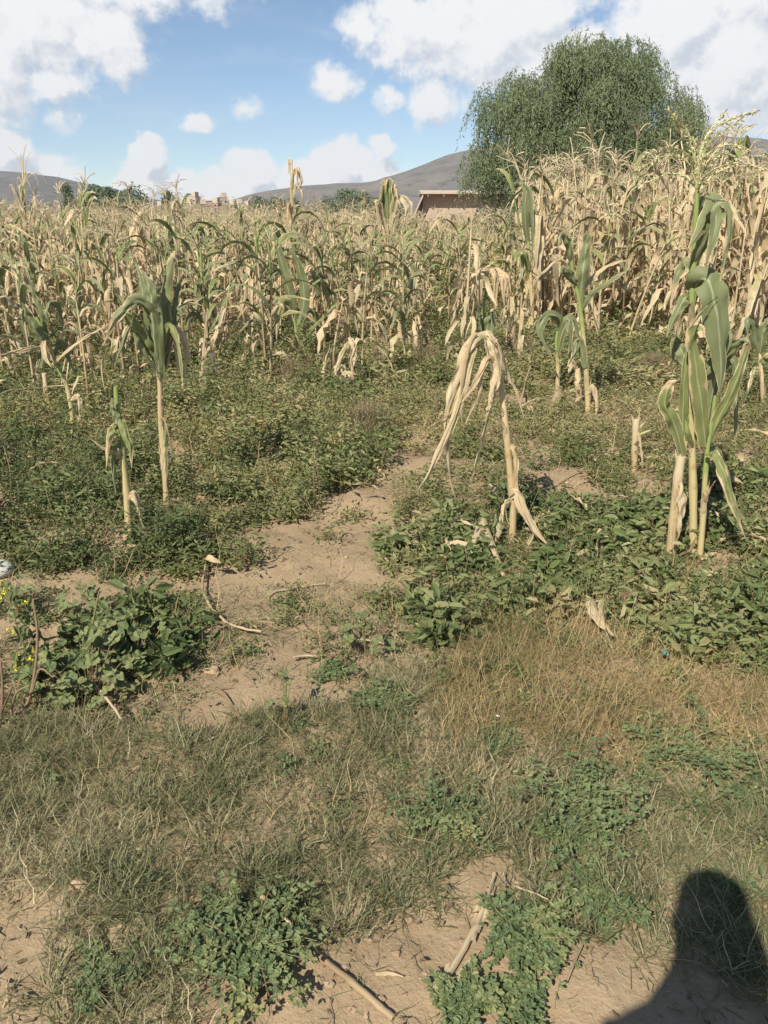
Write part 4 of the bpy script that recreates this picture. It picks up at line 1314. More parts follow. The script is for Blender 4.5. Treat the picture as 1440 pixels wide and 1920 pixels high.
for bx, by, pts, lab in (
        ((548), 560, [(548, 560), (546, 450), (545, 380), (548, 300)], 'tall bleached corn plant with a drooping dead top standing against the low clouds'),
        ((730), 560, [(730, 560), (728, 470), (729, 400), (727, 340)], 'tall corn plant with a bushy pale green top left of the brick shed'),
        ((42), 560, [(60, 560), (52, 450), (46, 390), (42, 300)], 'tall dry corn plant with a wiry tassel crossing the left hill'),
        ((158), 580, [(166, 580), (162, 480), (158, 400), (152, 345)], 'lone bright green corn top poking above the field before the dark grove')):
    h = Hero((bx, by), lab)
    Yb = h.Y
    k = Yb / FOC
    h.stalk(pts, .022, .009, 'stalk_green' if 'green' in lab else 'stalk_dry', n=14)
    x, y = pts[-1]
    if bx == 548:
        h.leaf([(547, 400), (548, 330, .1), (556, 318, .2), (559, 360, .25)], .07, 'leaf_dry', face=.3)
        h.leaf([(548, 330), (558, 315, .1), (566, 340, .2), (560, 352, .2)], .06, 'leaf_dry', face=.4)
        h.leaf([(546, 380), (556, 345, .1), (566, 360, .2), (566, 388, .2)], .06, 'leaf_dry', face=.3)
        h.leaf([(546, 420), (540, 380, .1), (537, 430, .2)], .07, 'leaf_dry', face=.3)
        h.tassel([[(548, 305), (542, 298), (540, 310)], [(548, 310), (543, 303), (541, 325)], [(548, 305), (545, 300), (544, 330)]], 'tassel', .012, False)
    elif bx == 730:
        for dx, ty in ((-10, 350), (-4, 335), (4, 338), (12, 348), (16, 365), (-14, 370)):
            h.leaf([(728, 425), (728 + dx * .6, 370, .1), (728 + dx, ty, .15), (728 + dx * 1.5, ty + 25, .2)], .10, 'leaf_turn' if dx % 3 else 'leaf_dry', face=.3)
        h.leaf([(729, 430), (745, 375, .1), (762, 385, .2), (758, 420, .25)], .11, 'leaf_dry', face=.3)
        h.leaf([(729, 440), (712, 395, .1), (706, 380, .2), (712, 430, .2)], .10, 'leaf_dry', face=.3)
        h.tassel([[(727, 350), (720, 338), (714, 345)], [(727, 350), (730, 335), (738, 340)]], 'tassel_fresh', .010, False)
    elif bx == 42:
        h.tassel([[(44, 345), (43, 310), (46, 280), (50, 270)], [(44, 345), (40, 315), (30, 290), (15, 275)], [(44, 340), (40, 300), (38, 290)], [(44, 348), (55, 330), (75, 325), (88, 345)],
                  [(44, 350), (34, 332), (32, 360)], [(44, 345), (52, 325), (66, 330), (72, 350)], [(44, 345), (50, 300), (58, 285)]], 'tassel', .007, False)
        h.leaf([(46, 400), (42, 360, .1), (38, 350, .12), (40, 380, .15)], .09, 'leaf_turn', face=.3)
        h.leaf([(50, 440), (40, 400, .1), (22, 350, .2), (18, 352, .2)], .06, 'leaf_dry', face=.4)
        h.leaf([(50, 440), (60, 390, .1), (62, 370, .1), (72, 420, .2)], .08, 'leaf_dry', face=.4)
        h.leaf([(54, 470), (40, 430, .1), (25, 430, .2), (14, 480, .3)], .08, 'leaf_dry', face=.3)
    else:
        h.leaf([(160, 420), (152, 380, .1), (147, 350, .1)], .10, face=.3)
        h.leaf([(161, 420), (165, 385, .1), (175, 370, .15), (182, 374, .2)], .07, 'leaf_turn', face=.3)
        h.leaf([(160, 410), (158, 370, .1), (170, 360, .1), (180, 362, .1)], .06, 'leaf_turn', face=.3)
        h.tassel([[(155, 365), (163, 350), (163, 340)], [(155, 360), (148, 345), (146, 340)]], 'tassel_fresh', .008, False)

# ---- the stand itself: a few plants modelled whole, then copied plant by plant
proto = {}
for st_, hs_, n_ in (('dry', 1.8, 7), ('turn', 1.75, 4), ('green', 1.65, 4), ('broken', 1.6, 3)):
    proto[st_] = [corn_geo(100 + 17 * k + len(st_), st_, hs_, 1) for k in range(n_)]
KINDLAB = {'dry': 'straw-dry corn plant with hanging withered leaves', 'turn': 'half-green corn plant with dry lower leaves',
           'green': 'green corn plant with arching leaves', 'broken': 'dead corn plant with its top broken off'}


def zone(px):
    return 'in the tall stand before the round tree' if px > 985 else ('before the brick shed' if px > 700 else 'before the far village and left hill')


SRC = {}
for st_, lst in proto.items():
    for k, (a, b, c, d) in enumerate(lst):
        SRC[(st_, k)] = (a, b, c, d)


def density(px, py):
    """plants per square metre wanted where the foot of the plant shows at this pixel, and mix of kinds, and height"""
    left = px < 700
    right = px > 985
    if right:
        edge = 628 + 12 * math.sin(px * .02) - (px > 1180) * 8 + (px > 1380) * 40
        if py > edge + 75 or (px < 1040 and py > 650):
            return 0, None, 0
        if py > edge:
            return 2.2, (.5, .24, .22, .04), 1.5
        return (7.5 if py > 560 else 5.5), (.86, .09, .03, .02), 2.12
    if left:
        if py > (800 if px < 420 else 740):
            return 0, None, 0
        if py > 735:
            return 1.8, (.3, .3, .32, .08), 1.15
        if py > 640:
            return (4.2 if px < 330 else 3.6), (.26, .26, .42, .06), 1.34
        if py > 565:
            return 5.2, (.44, .22, .29, .05), 1.30
        return 4.8, (.66, .17, .14, .03), 1.40
    if py > 715:
        return 0, None, 0
    if py > 600:
        return 3.4, (.34, .25, .36, .05), 1.22
    if py > 540:
        return 3.8, (.46, .24, .25, .05), (1.18 if px > 740 else 1.3)
    return (3.0 if px > 790 else 4.4), (.58, .22, .16, .04), (1.16 if px > 750 else 1.36)


rng = np.random.default_rng(77)
cand = []
y = 5.3
while y < 44:
    dx = .30
    x0 = rng.uniform(0, dx)
    lim = .60 * y + 2.2
    x = -lim + x0
    while x < lim:
        X, Y2 = x + rng.normal(0, .07), y + rng.normal(0, .09)
        px, py = project(np.array(X), np.array(Y2), np.array(0.0))
        px, py = float(px), float(py)
        de, mixk, hh = density(px, py)
        if de and rng.random() < de * dx * .50:
            kk = rng.choice(4, p=np.array(mixk) / sum(mixk))
            hgt = hh * (rng.normal(1, .13) + (rng.uniform(.15, .38) if rng.random() < .11 else 0)) * (1 + .16 * float(fbm(X * .35, Y2 * .35, 5, 2)) * 2)
            cand.append((Y2, X, ('dry', 'turn', 'green', 'broken')[kk], hgt, px, py))
        x += dx
    y += .50
cand.sort()
inview = [c for c in cand if -60 < c[4] < 1500]
indiv = inview[:276]
chosen = set(id(c) for c in indiv)
made = {}
for (Y2, X, st_, hgt, px, py) in indiv:
    k = int(rng.integers(0, len(proto[st_])))
    lab = KINDLAB[st_] + ' ' + zone(px)
    grp = lab.replace('corn plant', 'corn plants', 1)
    h0 = {'dry': 1.8, 'turn': 1.75, 'green': 1.65, 'broken': 1.6}[st_]
    loc = (X, Y2, float(gz(X, Y2)))
    rz, s, tilt = rng.uniform(0, 6.28), hgt / h0, rng.normal(0, .10, 2)
    if (st_, k) not in made:
        a, b, c, d = proto[st_][k]
        o = thing('corn_plant', loc, lab, 'corn plant', grp)
        a.build('stalk', STALKM, o)
        b.build('leaves', LEAFM, o)
        if c.n:
            c.build('tassel', M['tassel_fresh'] if st_ == 'green' else M['tassel'], o)
        if d.n:
            d.build('ear', M['husk'], o)
        o.rotation_euler = (tilt[0], tilt[1], rz)
        o.scale = (s, s, s)
        made[(st_, k)] = o
    else:
        copy_plant(made[(st_, k)], loc, rz, s, tilt, lab, grp)

# the rest of the field, too many to count
low = {}
for st_, hs_ in (('dry', 1.8), ('turn', 1.75), ('green', 1.65), ('broken', 1.6)):
    low[st_] = []
    for k in range(6 if st_ == 'dry' else 3):
        st, lv, ta, ea = corn_geo(300 + 13 * k + len(st_), st_, hs_, 2)
        g = G()
        for src, off in ((st, 4), (lv, 0), (ta, 0)):
            if src.n:
                V, Q, U, Rn, Mi = src.arrays()
                g.add(V, Q, U, Rn, Mi + (off if src is st else 0))
        low[st_].append(g.arrays())
mass = G()
for c in cand:
    if id(c) in chosen:
        continue
    Y2, X, st_, hgt, px, py = c
    V, Q, U, Rn, Mi = low[st_][int(rng.integers(0, len(low[st_])))]
    s = hgt / {'dry': 1.8, 'turn': 1.75, 'green': 1.65, 'broken': 1.6}[st_]
    a = rng.uniform(0, 6.28)
    tx, ty = rng.normal(0, .12, 2)
    W3 = V * s
    W3 = np.stack([W3[:, 0] * math.cos(a) - W3[:, 1] * math.sin(a) + tx * W3[:, 2] + X, W3[:, 0] * math.sin(a) + W3[:, 1] * math.cos(a) + ty * W3[:, 2] + Y2, W3[:, 2] + float(gz(X, Y2))], 1)
    mass.add(W3, Q, U, (Rn + rng.random()) % 1.0, Mi)
print('corn', len(indiv), 'of', len(cand))
tag(mass.build('corn_field', LEAFM + [M['tassel'], M['stalk_green'], M['stalk_dry']]), 'dense mass of withered corn filling the back of the field', 'corn field', None, 'stuff')

# ------------------------------------------------------------------ ground cover nobody could count
rng = np.random.default_rng(2024)
HERO_FEET = [tuple(ground(*p)[:2]) for p in ((313, 948), (243, 1010), (138, 824), (960, 1010), (1299, 1042), (1256, 1046), (1190, 890), (1103, 778), (94, 776), (660, 752), (384, 1095), (392, 1140), (425, 1180), (470, 1203), (-25, 1085), (22, 1080), (55, 1080))]


def spots(n, y0, y1, margin=.9, k=.60, power=1.0):
    y = (rng.uniform(y0 ** power, y1 ** power, n)) ** (1 / power)
    x = rng.uniform(-1, 1, n) * (k * y + margin)
    return x, y


def in_front_of_foot(x, y):
    bad = np.zeros(len(x), bool)
    for fx, fy in HERO_FEET:
        bad |= (np.abs(x - fx) < .09) & (y < fy + .03) & (y > fy - .32)
    return bad


def rand_dirs(n, zmin=-.2, zmax=1.0):
    a = rng.uniform(0, 2 * PI, n)
    z = rng.uniform(zmin, zmax, n)
    r = np.sqrt(np.clip(1 - z * z, 0, 1))
    return np.stack([np.cos(a) * r, np.sin(a) * r, z], 1)


def weed_clumps(g, gs, X, Y, Hh, Rr, per, L, W, spread=.25, spikes=0, flat=-.15):
    """plants as several stems with leaves set along them"""
    n = len(X)
    if n == 0:
        return
    ns = 6
    base = np.stack([X, Y, gz(X, Y)], 1)
    tone = np.clip(rng.uniform(.05, .7, n) + 1.3 * fbm(X * .9, Y * .9, 37, 3) + (rng.random(n) < .07) * .5, 0, 1)
    a = rng.uniform(0, 2 * PI, (n, ns))
    out = rng.uniform(.1, 1.0, (n, ns)) * Rr[:, None]
    hh = Hh[:, None] * rng.uniform(.45, 1.0, (n, ns)) * np.sqrt(np.clip(1.15 - (out / Rr[:, None]) ** 2, .1, 1))
    tips = base[:, None, :] + np.stack([np.cos(a) * out, np.sin(a) * out, hh], 2)
    # stems
    if gs is not None:
        b = np.repeat(base, ns, 0)
        t = tips.reshape(-1, 3)
        gs.blades(b, np.arctan2(t[:, 1] - b[:, 1], t[:, 0] - b[:, 0]), np.arctan2(np.hypot(t[:, 0] - b[:, 0], t[:, 1] - b[:, 1]), t[:, 2] - b[:, 2]),
                  np.linalg.norm(t - b, axis=1), .0045, 0.05, rng.uniform(0, 1, len(b)), 2)
    k = per
    idx = np.repeat(np.arange(n), ns * k)
    f = rng.uniform(.12, 1.03, (n, ns, k)) ** .8
    P = base[:, None, None, :] * (1 - f[..., None]) + tips[:, :, None, :] * f[..., None]
    P = P.reshape(-1, 3)
    m = len(P)
    sc = np.repeat(Rr, ns * k)
    P += rng.normal(0, spread, (m, 3)) * sc[:, None] * np.array((1, 1, .5))
    zg = gz(P[:, 0], P[:, 1])
    P[:, 2] = np.maximum(P[:, 2], zg + .004)
    d = rand_dirs(m, -.45, .75)
    nr = rand_dirs(m, flat, 1)
    l = L * rng.uniform(.6, 1.2, m) * np.repeat(np.clip(np.exp(rng.normal(-.06, .36, n)), .45, 1.45), ns * k)
    g.leaves(P, d, nr, l, l * W, np.clip(tone[idx] + rng.normal(0, .16, m), 0, 1))


# bushy dark weeds on the left and olive weeds through the field
g, gs = G(), G()
x, y = spots(2600, 3.0, 6.2, 1.2)
k = kind_at(x, y)
s = (k == 'b') & (rng.random(len(x)) < .56) & ~in_front_of_foot(x, y)
n = s.sum()
hb = rng.uniform(.09, .25, n) + np.where(rng.random(n) < .15, .12, 0) + .13 * np.clip((y[s] - 3.9) / 1.5, 0, 1)
weed_clumps(g, gs, x[s], y[s], hb, rng.uniform(.10, .22, n), 34, .030, .40)
x, y = spots(2600, 6.2, 10.5, 1.2)
k = kind_at(x, y)
s = (k == 'b') & (rng.random(len(x)) < .62)
n = s.sum()
weed_clumps(g, gs, x[s], y[s], np.where(rng.random(n) < .16, rng.uniform(.32, .60, n), rng.uniform(.08, .30, n)), rng.uniform(.13, .28, n), 27, .047, .38)
bw = g.build('bushy_weeds', M['bush'], None, False)
tag(bw, 'dark green bushy weeds crowding the ground left of the path', 'weeds', None, 'stuff')
gs.build('stems', M['stem'], bw)

g, gs = G(), G()
x, y = spots(3600, 3.1, 6.6, 1.2)
k = kind_at(x, y)
s = (((k == 'o') & (rng.random(len(x)) < .85)) | ((k == '.') & (rng.random(len(x)) < .09)) | ((k == 'd') & (rng.random(len(x)) < .15))) & ~in_front_of_foot(x, y)
n = s.sum()
weed_clumps(g, gs, x[s], y[s], rng.uniform(.05, .20, n), rng.uniform(.09, .19, n), 18, .028, .36)
x, y = spots(6200, 6.6, 13.0, 1.2)
k = kind_at(x, y)
s = (k == 'o') & (rng.random(len(x)) < .62)
n = s.sum()
weed_clumps(g, gs, x[s], y[s], rng.uniform(.08, .34, n), rng.uniform(.13, .26, n), 13, .055, .36)
x, y = spots(4200, 13.0, 34.0, 1.2)
px, py = project(x, y, 0)
s = (rng.random(len(x)) < np.where(px > 985, .3, .8))
n = s.sum()
weed_clumps(g, None, x[s], y[s], rng.uniform(.3, .85, n) * np.where((px[s] > 740) & (px[s] < 985), 1.25, .9), rng.uniform(.2, .4, n), 8, .15, .30)
tag(g.build('olive_weeds', M['olive'], None, False), 'olive green low weeds spread between the corn plants', 'weeds', None, 'stuff')
gs.build('stems', M['stem'], bpy.data.objects['olive_weeds'])

# leafy weeds on the right of the path
g, gs = G(), G()
x, y = spots(2600, 2.0, 4.6, .9)
k = kind_at(x, y)
s = (k == 'w') & (rng.random(len(x)) < .55) & ~in_front_of_foot(x, y)
n = s.sum()
weed_clumps(g, gs, x[s], y[s], rng.uniform(.05, .19, n), rng.uniform(.07, .15, n), 9, .044, .46, .22)
x, y = spots(5000, 2.0, 4.6, .9)
k = kind_at(x, y)
s = ((k == 'w') & (rng.random(len(x)) < .8)) | ((k == 's') & (rng.random(len(x)) < .10)) | ((k == 'd') & (rng.random(len(x)) < .3))
n = s.sum()
weed_clumps(g, gs, x[s], y[s], rng.uniform(.02, .09, n), rng.uniform(.05, .10, n), 9, .017, .42, .3)
tag(g.build('leafy_weeds', M['weed'], None, False), 'mid green leafy weeds with some reddish stems right of the path', 'weeds', None, 'stuff')
gs.build('stems', M['stem'], bpy.data.objects['leafy_weeds'])

# matted olive grass in front
g = G()
x, y = spots(230000, .55, 3.0, .75, .58)
k = kind_at(x, y)
tuft = fbm(x * 9, y * 9, 31, 2)
den = {'g': .62, 's': .12, 'd': .16, 'w': .10, 'o': .10, '.': .016}
pr = np.zeros(len(x))
for c, v in den.items():
    pr[k == c] = v
pr = pr * np.clip(1 + 2.4 * tuft, .12, 2)
s = rng.random(len(x)) < pr
x, y = x[s], y[s]
n = len(x)
L = rng.uniform(.025, .10, n) * np.clip(1 + 1.2 * fbm(x * 3, y * 3, 9, 2), .5, 1.6)
patch = fbm(x * 2.2, y * 2.2, 41, 3)
azc = 6.28 * vn(x * 4, y * 4, 14) * 2
tn = np.clip(.42 + patch * 1.2 + rng.normal(0, .32, n), 0, 1)
g.blades(np.stack([x, y, gz(x, y)], 1), azc + rng.normal(0, 2.2, n), rng.uniform(.45, 1.55, n), L, rng.uniform(.0014, .0034, n), rng.uniform(-.2, .7, n), tn, 3)
tag(g.build('matted_grass', M['grass'], None, False), 'matted olive and tan grass covering the near ground', 'grass', None, 'stuff')

# clumped tufts of thicker green blades
g = G()
x, y = spots(700, .8, 2.4, .75, .58)
k = kind_at(x, y)
s = ((k == 'g') & (rng.random(len(x)) < .45)) | ((k == '.') & (rng.random(len(x)) < .02)) | ((k == 'd') & (rng.random(len(x)) < .10))
x, y = np.repeat(x[s], 46), np.repeat(y[s], 46)
n = len(x)
tt = np.repeat(rng.uniform(.0, .55, n // 46), 46)
a = rng.uniform(0, 6.28, n)
rr = rng.uniform(0, .035, n)
g.blades(np.stack([x + np.cos(a) * rr, y + np.sin(a) * rr, gz(x, y)], 1), a + rng.normal(0, .4, n), rng.uniform(.3, 1.35, n), rng.uniform(.04, .12, n), rng.uniform(.002, .0042, n), rng.uniform(.1, .8, n),
         np.clip(tt + rng.normal(0, .14, n), 0, 1), 3)
tag(g.build('grass_tufts', M['grass'], None, False), 'small tufts of green grass blades in the matted grass', 'grass', None, 'stuff')

# golden straw on the right
g = G()
x, y = spots(130000, 1.5, 3.6, .75, .58)
k = kind_at(x, y)
pr = np.where(k == 's', .62, np.where(k == 'w', .05, np.where(k == 'g', .05, 0.012 * (k == 'd'))))
s = rng.random(len(x)) < pr * np.clip(1 + 2 * fbm(x * 7, y * 7, 51, 2), .15, 2)
x, y = x[s], y[s]
n = len(x)
long_ = rng.random(n) < .12
g.blades(np.stack([x, y, gz(x, y)], 1), 12 * vn(x * 3, y * 3, 7) + rng.normal(0, 2.2, n), rng.uniform(.25, 1.45, n), np.where(long_, rng.uniform(.16, .34, n), rng.uniform(.05, .15, n)),
         np.where(long_, .0016, rng.uniform(.0014, .0028, n)), rng.uniform(-.3, .9, n), np.clip(.42 + 1.2 * fbm(x * 2.5, y * 2.5, 61, 2) + rng.normal(0, .22, n), 0, 1), 3)
tag(g.build('straw_grass', M['straw'], None, False), 'tangled golden straw grass on the right', 'grass', None, 'stuff')

# stray long stalks of grass through weeds and field
g = G()
x, y = spots(9000, 2.4, 9.0, 1.0)
k = kind_at(x, y)
s = (k != '.') & (rng.random(len(x)) < .38)
x, y = x[s], y[s]
n = len(x)
g.blades(np.stack([x, y, gz(x, y) + .02], 1), rng.uniform(0, 6.28, n), rng.uniform(.1, 1.5, n), rng.uniform(.12, .38, n), .0012 * np.sqrt(y) + .0008, rng.uniform(-.3, .7, n), rng.uniform(.3, 1, n), 3)
tag(g.build('stray_stalks', M['straw'], None, False), 'thin dry stalks sticking out of the weeds', 'dry stalks', None, 'stuff')

# shrivelled dead weeds, crumbs of leaf and twig on bare soil
g = G()
x, y = spots(90000, .6, 5.5, .75, .58)
k = kind_at(x, y)
cl = np.clip(.35 + 3.2 * fbm(x * 5, y * 5, 71, 3), 0, 1.6)
pr = np.where(k == 'd', .45 * cl, np.where(k == '.', .15 * cl + .015, np.where(k == 'g', .04, .06)))
s = rng.random(len(x)) < pr
x, y = x[s], y[s]
n = len(x)
P = np.stack([x, y, gz(x, y) + rng.uniform(.002, .028, n) * np.where(k[s] == 'd', 1, .3)], 1)
l = rng.uniform(.007, .026, n)
g.leaves(P, rand_dirs(n, -.35, .6), rand_dirs(n, -.6, 1), l, l * rng.uniform(.2, .55, n), np.clip(.45 + fbm(x * 3, y * 3, 81, 2) + rng.normal(0, .25, n), 0, 1), 0, .5)
s2 = rng.random(n) < .22
m_ = s2.sum()
g.blades(P[s2], rng.uniform(0, 6.28, m_), rng.uniform(1.2, 1.6, m_), rng.uniform(.03, .12, m_), rng.uniform(.0014, .003, m_), rng.uniform(-.2, .2, m_), rng.uniform(.3, 1, m_), 3)
tag(g.build('dead_weeds', M['dead'], None, False), 'shrivelled brown weeds and crumbs of leaf on the soil', 'dead weeds', None, 'stuff')

# scraps of maize leaf among the weeds
g = G()
x, y = spots(3600, 3.0, 10.0, .8)
k = kind_at(x, y)
s = (k != '.') & (k != 'd') & (rng.random(len(x)) < .15)
for X, Y2 in zip(x[s], y[s]):
    az = rng.uniform(0, 6.28)
    P = leaf_path(rng, (X, Y2, float(gz(X, Y2)) + rng.uniform(.02, .10)), az, rng.uniform(.06, .28), rng.uniform(-.1, .6), rng.uniform(.1, .7), .8, 7, .25)
    P[:, 2] = np.maximum(P[:, 2], gz(P[:, 0], P[:, 1]) + .006)
    g.ribbon(P, leaf_w(7, rng.uniform(.010, .032)), leaf_dirs(P, az, rng.normal(0, 1.5)), 2, .35, rng.random(), 0, .2, 3, 0, .8, int(X * 999) % 997)
tag(g.build('corn_litter', M['leaf_dry']), 'torn pale corn leaves lying among the weeds', 'corn litter', None, 'stuff')

# clods
g = G()
x, y = spots(9000, .7, 5.5, .75, .58)
k = kind_at(x, y)
s = ((k == '.') | (k == 'd')) & (rng.random(len(x)) < np.clip(.30 + 2.5 * fbm(x * 4, y * 4, 91, 2), 0, 1))
x, y = x[s], y[s]
n = len(x)
sz = .0025 + .009 * rng.random(n) ** 5
icoV = np.array([(math.cos(a) * math.cos(e), math.sin(a) * math.cos(e), math.sin(e)) for e in (-1.2, -.5, .25, .85, 1.4) for a in np.linspace(0, 2 * PI, 6, False)])
icoQ = np.array([(r * 6 + c, r * 6 + (c + 1) % 6, (r + 1) * 6 + (c + 1) % 6, (r + 1) * 6 + c) for r in range(4) for c in range(6)] + [(24, 25, 26, 27), (24, 27, 28, 29)])
V = icoV[None] * sz[:, None, None] * rng.uniform(.6, 1.3, (n, 30, 1)) * np.array((1.2, 1, .7)) + np.stack([x, y, gz(x, y) + sz * .2], 1)[:, None, :]
g.add(V, (icoQ[None] + (np.arange(n) * 30)[:, None, None]), None, np.repeat(rng.random(n), 30))
tag(g.build('soil_clods', M['clod'], None, False), 'crumbs and clods of dry soil on the bare patches', 'soil crumbs', None, 'stuff')


# loose green sprigs in the grass
g = G()
x, y = spots(1500, 1.25, 2.9, .75, .58)
px, py = project(x, y, 0)
k = kind_at(x, y)
s = ((k == 'g') | (k == 's')) & (rng.random(len(x)) < np.where(px > 900, .30, .09)) & (fbm(x * 2, y * 2, 99, 2) > -.10)
n = s.sum()
weed_clumps(g, None, x[s], y[s], rng.uniform(.02, .07, n), rng.uniform(.03, .08, n), 7, .015, .55, .3, 0, .2)
tag(g.build('green_sprigs', M['alfalfa'], None, False), 'small green sprigs scattered through the near grass', 'weeds', None, 'stuff')

# brown seeding stems standing in the weeds
g = G()
x, y = spots(2600, 3.2, 9.5, 1.0)
k = kind_at(x, y)
s = ((k == 'b') | (k == 'o')) & (rng.random(len(x)) < .26) & (fbm(x * .8, y * .8, 17, 2) > -.04)
for X, Y2 in zip(x[s], y[s]):
    z0 = float(gz(X, Y2))
    hh = rng.uniform(.14, .42)
    P = crom([(X, Y2, z0), (X + rng.normal(0, .03), Y2 + rng.normal(0, .03), z0 + hh * .6), (X + rng.normal(0, .08), Y2 + rng.normal(0, .08), z0 + hh)], 6)
    g.tube(P, np.linspace(.0028, .0014, 6), 3, rng.random())
    m = 26
    f = rng.uniform(.35, 1, m)
    C_ = np.stack([np.interp(f, np.linspace(0, 1, 6), P[:, c]) for c in range(3)], 1) + rng.normal(0, .012, (m, 3))
    g.leaves(C_, rand_dirs(m, -.2, 1), rand_dirs(m, -1, 1), rng.uniform(.008, .022, m), .007, np.clip(rng.normal(.6, .25, m), 0, 1))
tag(g.build('seeding_stems', M['dead'], None, False), 'brown seeding stems standing among the weeds', 'weeds', None, 'stuff')


# ------------------------------------------------------------------ single plants one can point at
def gpt(px, py, dz=0.0):
    p = ground(px, py)
    p[2] = float(gz(p[0], p[1])) + dz
    return p


def alfalfa(px, py, rad, n, label, seed):
    r = np.random.default_rng(seed)
    b = gpt(px, py)
    o = thing('alfalfa_plant', b, label, 'plant', 'alfalfa clumps in the near grass')
    st, lf = G(), G()
    B, D, NN, L, T = [], [], [], [], []
    for k in range(n):
        a = r.uniform(0, 6.28)
        ln = rad * r.uniform(.35, 1.1)
        P = leaf_path(r, (r.normal(0, .012), r.normal(0, .012), 0), a, ln, r.uniform(.1, .85), r.uniform(-.05, .25), 1.0, 8, .15)
        P[:, 2] = np.maximum(P[:, 2], gz(P[:, 0] + b[0], P[:, 1] + b[1]) - b[2] + .008)
        st.tube(P, np.linspace(.0016, .0008, 8), 4, r.random() * .7)
        tone = r.uniform(.1, .75)
        for q in crom(P, 15)[2:]:
            for rep in range(2):
                ax = r.uniform(0, 6.28)
                pet = np.array((math.cos(ax), math.sin(ax), r.uniform(.1, .9))) * r.uniform(.006, .016)
                nr = np.array((0, 0, 1.0)) + r.normal(0, .45, 3)
                for da in (-.85, 0, .85):
                    B.append(q + pet)
                    D.append((math.cos(ax + da), math.sin(ax + da), r.uniform(-.2, .45)))
                    NN.append(nr)
                    L.append(r.uniform(.009, .0165))
                    T.append(np.clip(tone + r.normal(0, .12), 0, 1))
    lf.leaves(np.array(B), np.array(D), np.array(NN), np.array(L), np.array(L) * .58, np.array(T), 0, .12, .5)
    st.build('stems', M['stem'], o)
    lf.build('leaves', M['alfalfa'], o, False)


for a in ((470, 1800, .17, 46, 'bright green alfalfa clump left of the straight tan cane in front', 1),
          (990, 1770, .12, 44, 'blue-green alfalfa clump pressed against the torn pale corn stalk', 2),
          (840, 1540, .15, 28, 'alfalfa clump in the grass above the bare soil, straight above the torn stalk', 3),
          (1075, 1500, .22, 32, 'largest loose alfalfa patch, spreading through the grass on the right', 4),
          (1090, 1590, .17, 24, 'alfalfa sprawling just below the largest patch, up-left of the head shadow', 5),
          (1330, 1425, .19, 22, 'loose alfalfa near the right edge above the head shadow', 6),
          (1240, 1405, .13, 24, 'thin alfalfa sprigs between the largest patch and the loose one on the right', 7),
          (875, 1905, .07, 18, 'small alfalfa tuft cut by the bottom edge below the torn corn stalk', 8),
          (985, 1900, .075, 22, 'small alfalfa tuft on bare soil, just right of the one cut by the bottom edge', 9),
          (720, 1335, .10, 22, 'small dark alfalfa clump below the bare soil of the path', 10),
          (620, 1280, .08, 13, 'few alfalfa sprigs standing on the edge of the bare soil patch', 11),
          (930, 1400, .06, 12, 'little alfalfa clump lost in the golden straw', 12),
          (1110, 1690, .12, 18, 'alfalfa runner lying on soil left of the head shadow', 13),
          (190, 1840, .09, 10, 'dusty alfalfa clump at the lower left corner', 14),
          (400, 1740, .08, 16, 'sparse alfalfa shoots just up-left of the bright green clump', 15),
          (1400, 1500, .14, 14, 'alfalfa patch in the grass on the right edge above the head shadow', 16)):
    alfalfa(*a)


def mallow(px, py, rad, n, label, seed, scale=1.0):
    r = np.random.default_rng(seed)
    b = gpt(px, py)
    o = thing('mallow_plant', b, label, 'plant')
    st, lf = G(), G()
    for k in range(n):
        a = r.uniform(0, 6.28)
        d = rad * math.sqrt(r.uniform(.02, 1))
        tip = np.array((math.cos(a) * d, math.sin(a) * d * .8, r.uniform(.04, .20) * (1.2 - d / rad * .7)))
        tip[2] += float(gz(b[0] + tip[0], b[1] + tip[1])) - b[2]
        st.tube(crom([(tip[0] * .35, tip[1] * .35, 0), tip * np.array((.8, .8, .75)), tip], 5), .0014, 4, r.random())
        R0 = r.uniform(.015, .034) * scale
        nr = np.array((0, -.25, 1.0)) + r.normal(0, .33, 3)
        nr /= np.linalg.norm(nr)
        e1 = np.cross(nr, (math.cos(a), math.sin(a), .1))
        e1 /= np.linalg.norm(e1)
        e2 = np.cross(nr, e1)
        m = 25
        th = np.linspace(-2.75, 2.75, m)
        rr = R0 * (.80 + .20 * np.abs(np.cos(2.5 * th)) ** .7) * (1 - .1 * np.abs(th) / 2.7)
        ring = tip + (e1 * np.sin(th)[:, None] + e2 * np.cos(th)[:, None]) * rr[:, None] + nr * (R0 * .16 * np.cos(5 * th) + R0 * .12)[:, None]
        mid = tip + (ring - tip) * .55 - nr * R0 * .06
        cen = np.repeat(tip[None], m, 0)
        V = np.concatenate([cen, mid, ring])
        q = np.arange(m - 1)
        lf.add(V, np.concatenate([np.stack([q, q + 1, q + 1 + m, q + m], 1), np.stack([q + m, q + 1 + m, q + 1 + 2 * m, q + 2 * m], 1)]), None, r.uniform(.1, .9))
    st.build('stems', M['stem'], o)
    lf.build('leaves', M['mallow'], o, False)
    return o


mallow(165, 1290, .20, 120, 'broad mallow plant with round lobed leaves, biggest of its kind on the left', 1)
mallow(245, 1235, .19, 80, 'mallow plant with lobed leaves reaching out over the bare soil', 2)
mallow(160, 1155, .10, 22, 'small mallow plant behind the pale twig at the left', 3, .9)
mallow(35, 1160, .09, 20, 'pale mallow leaves cut by the left edge', 4, .9)
mallow(690, 1240, .10, 22, 'wilted mallow plant between bare soil and straw', 5, .7)
mallow(530, 1360, .06, 8, 'tiny mallow seedling at the grass edge below the bare soil', 6, .6)

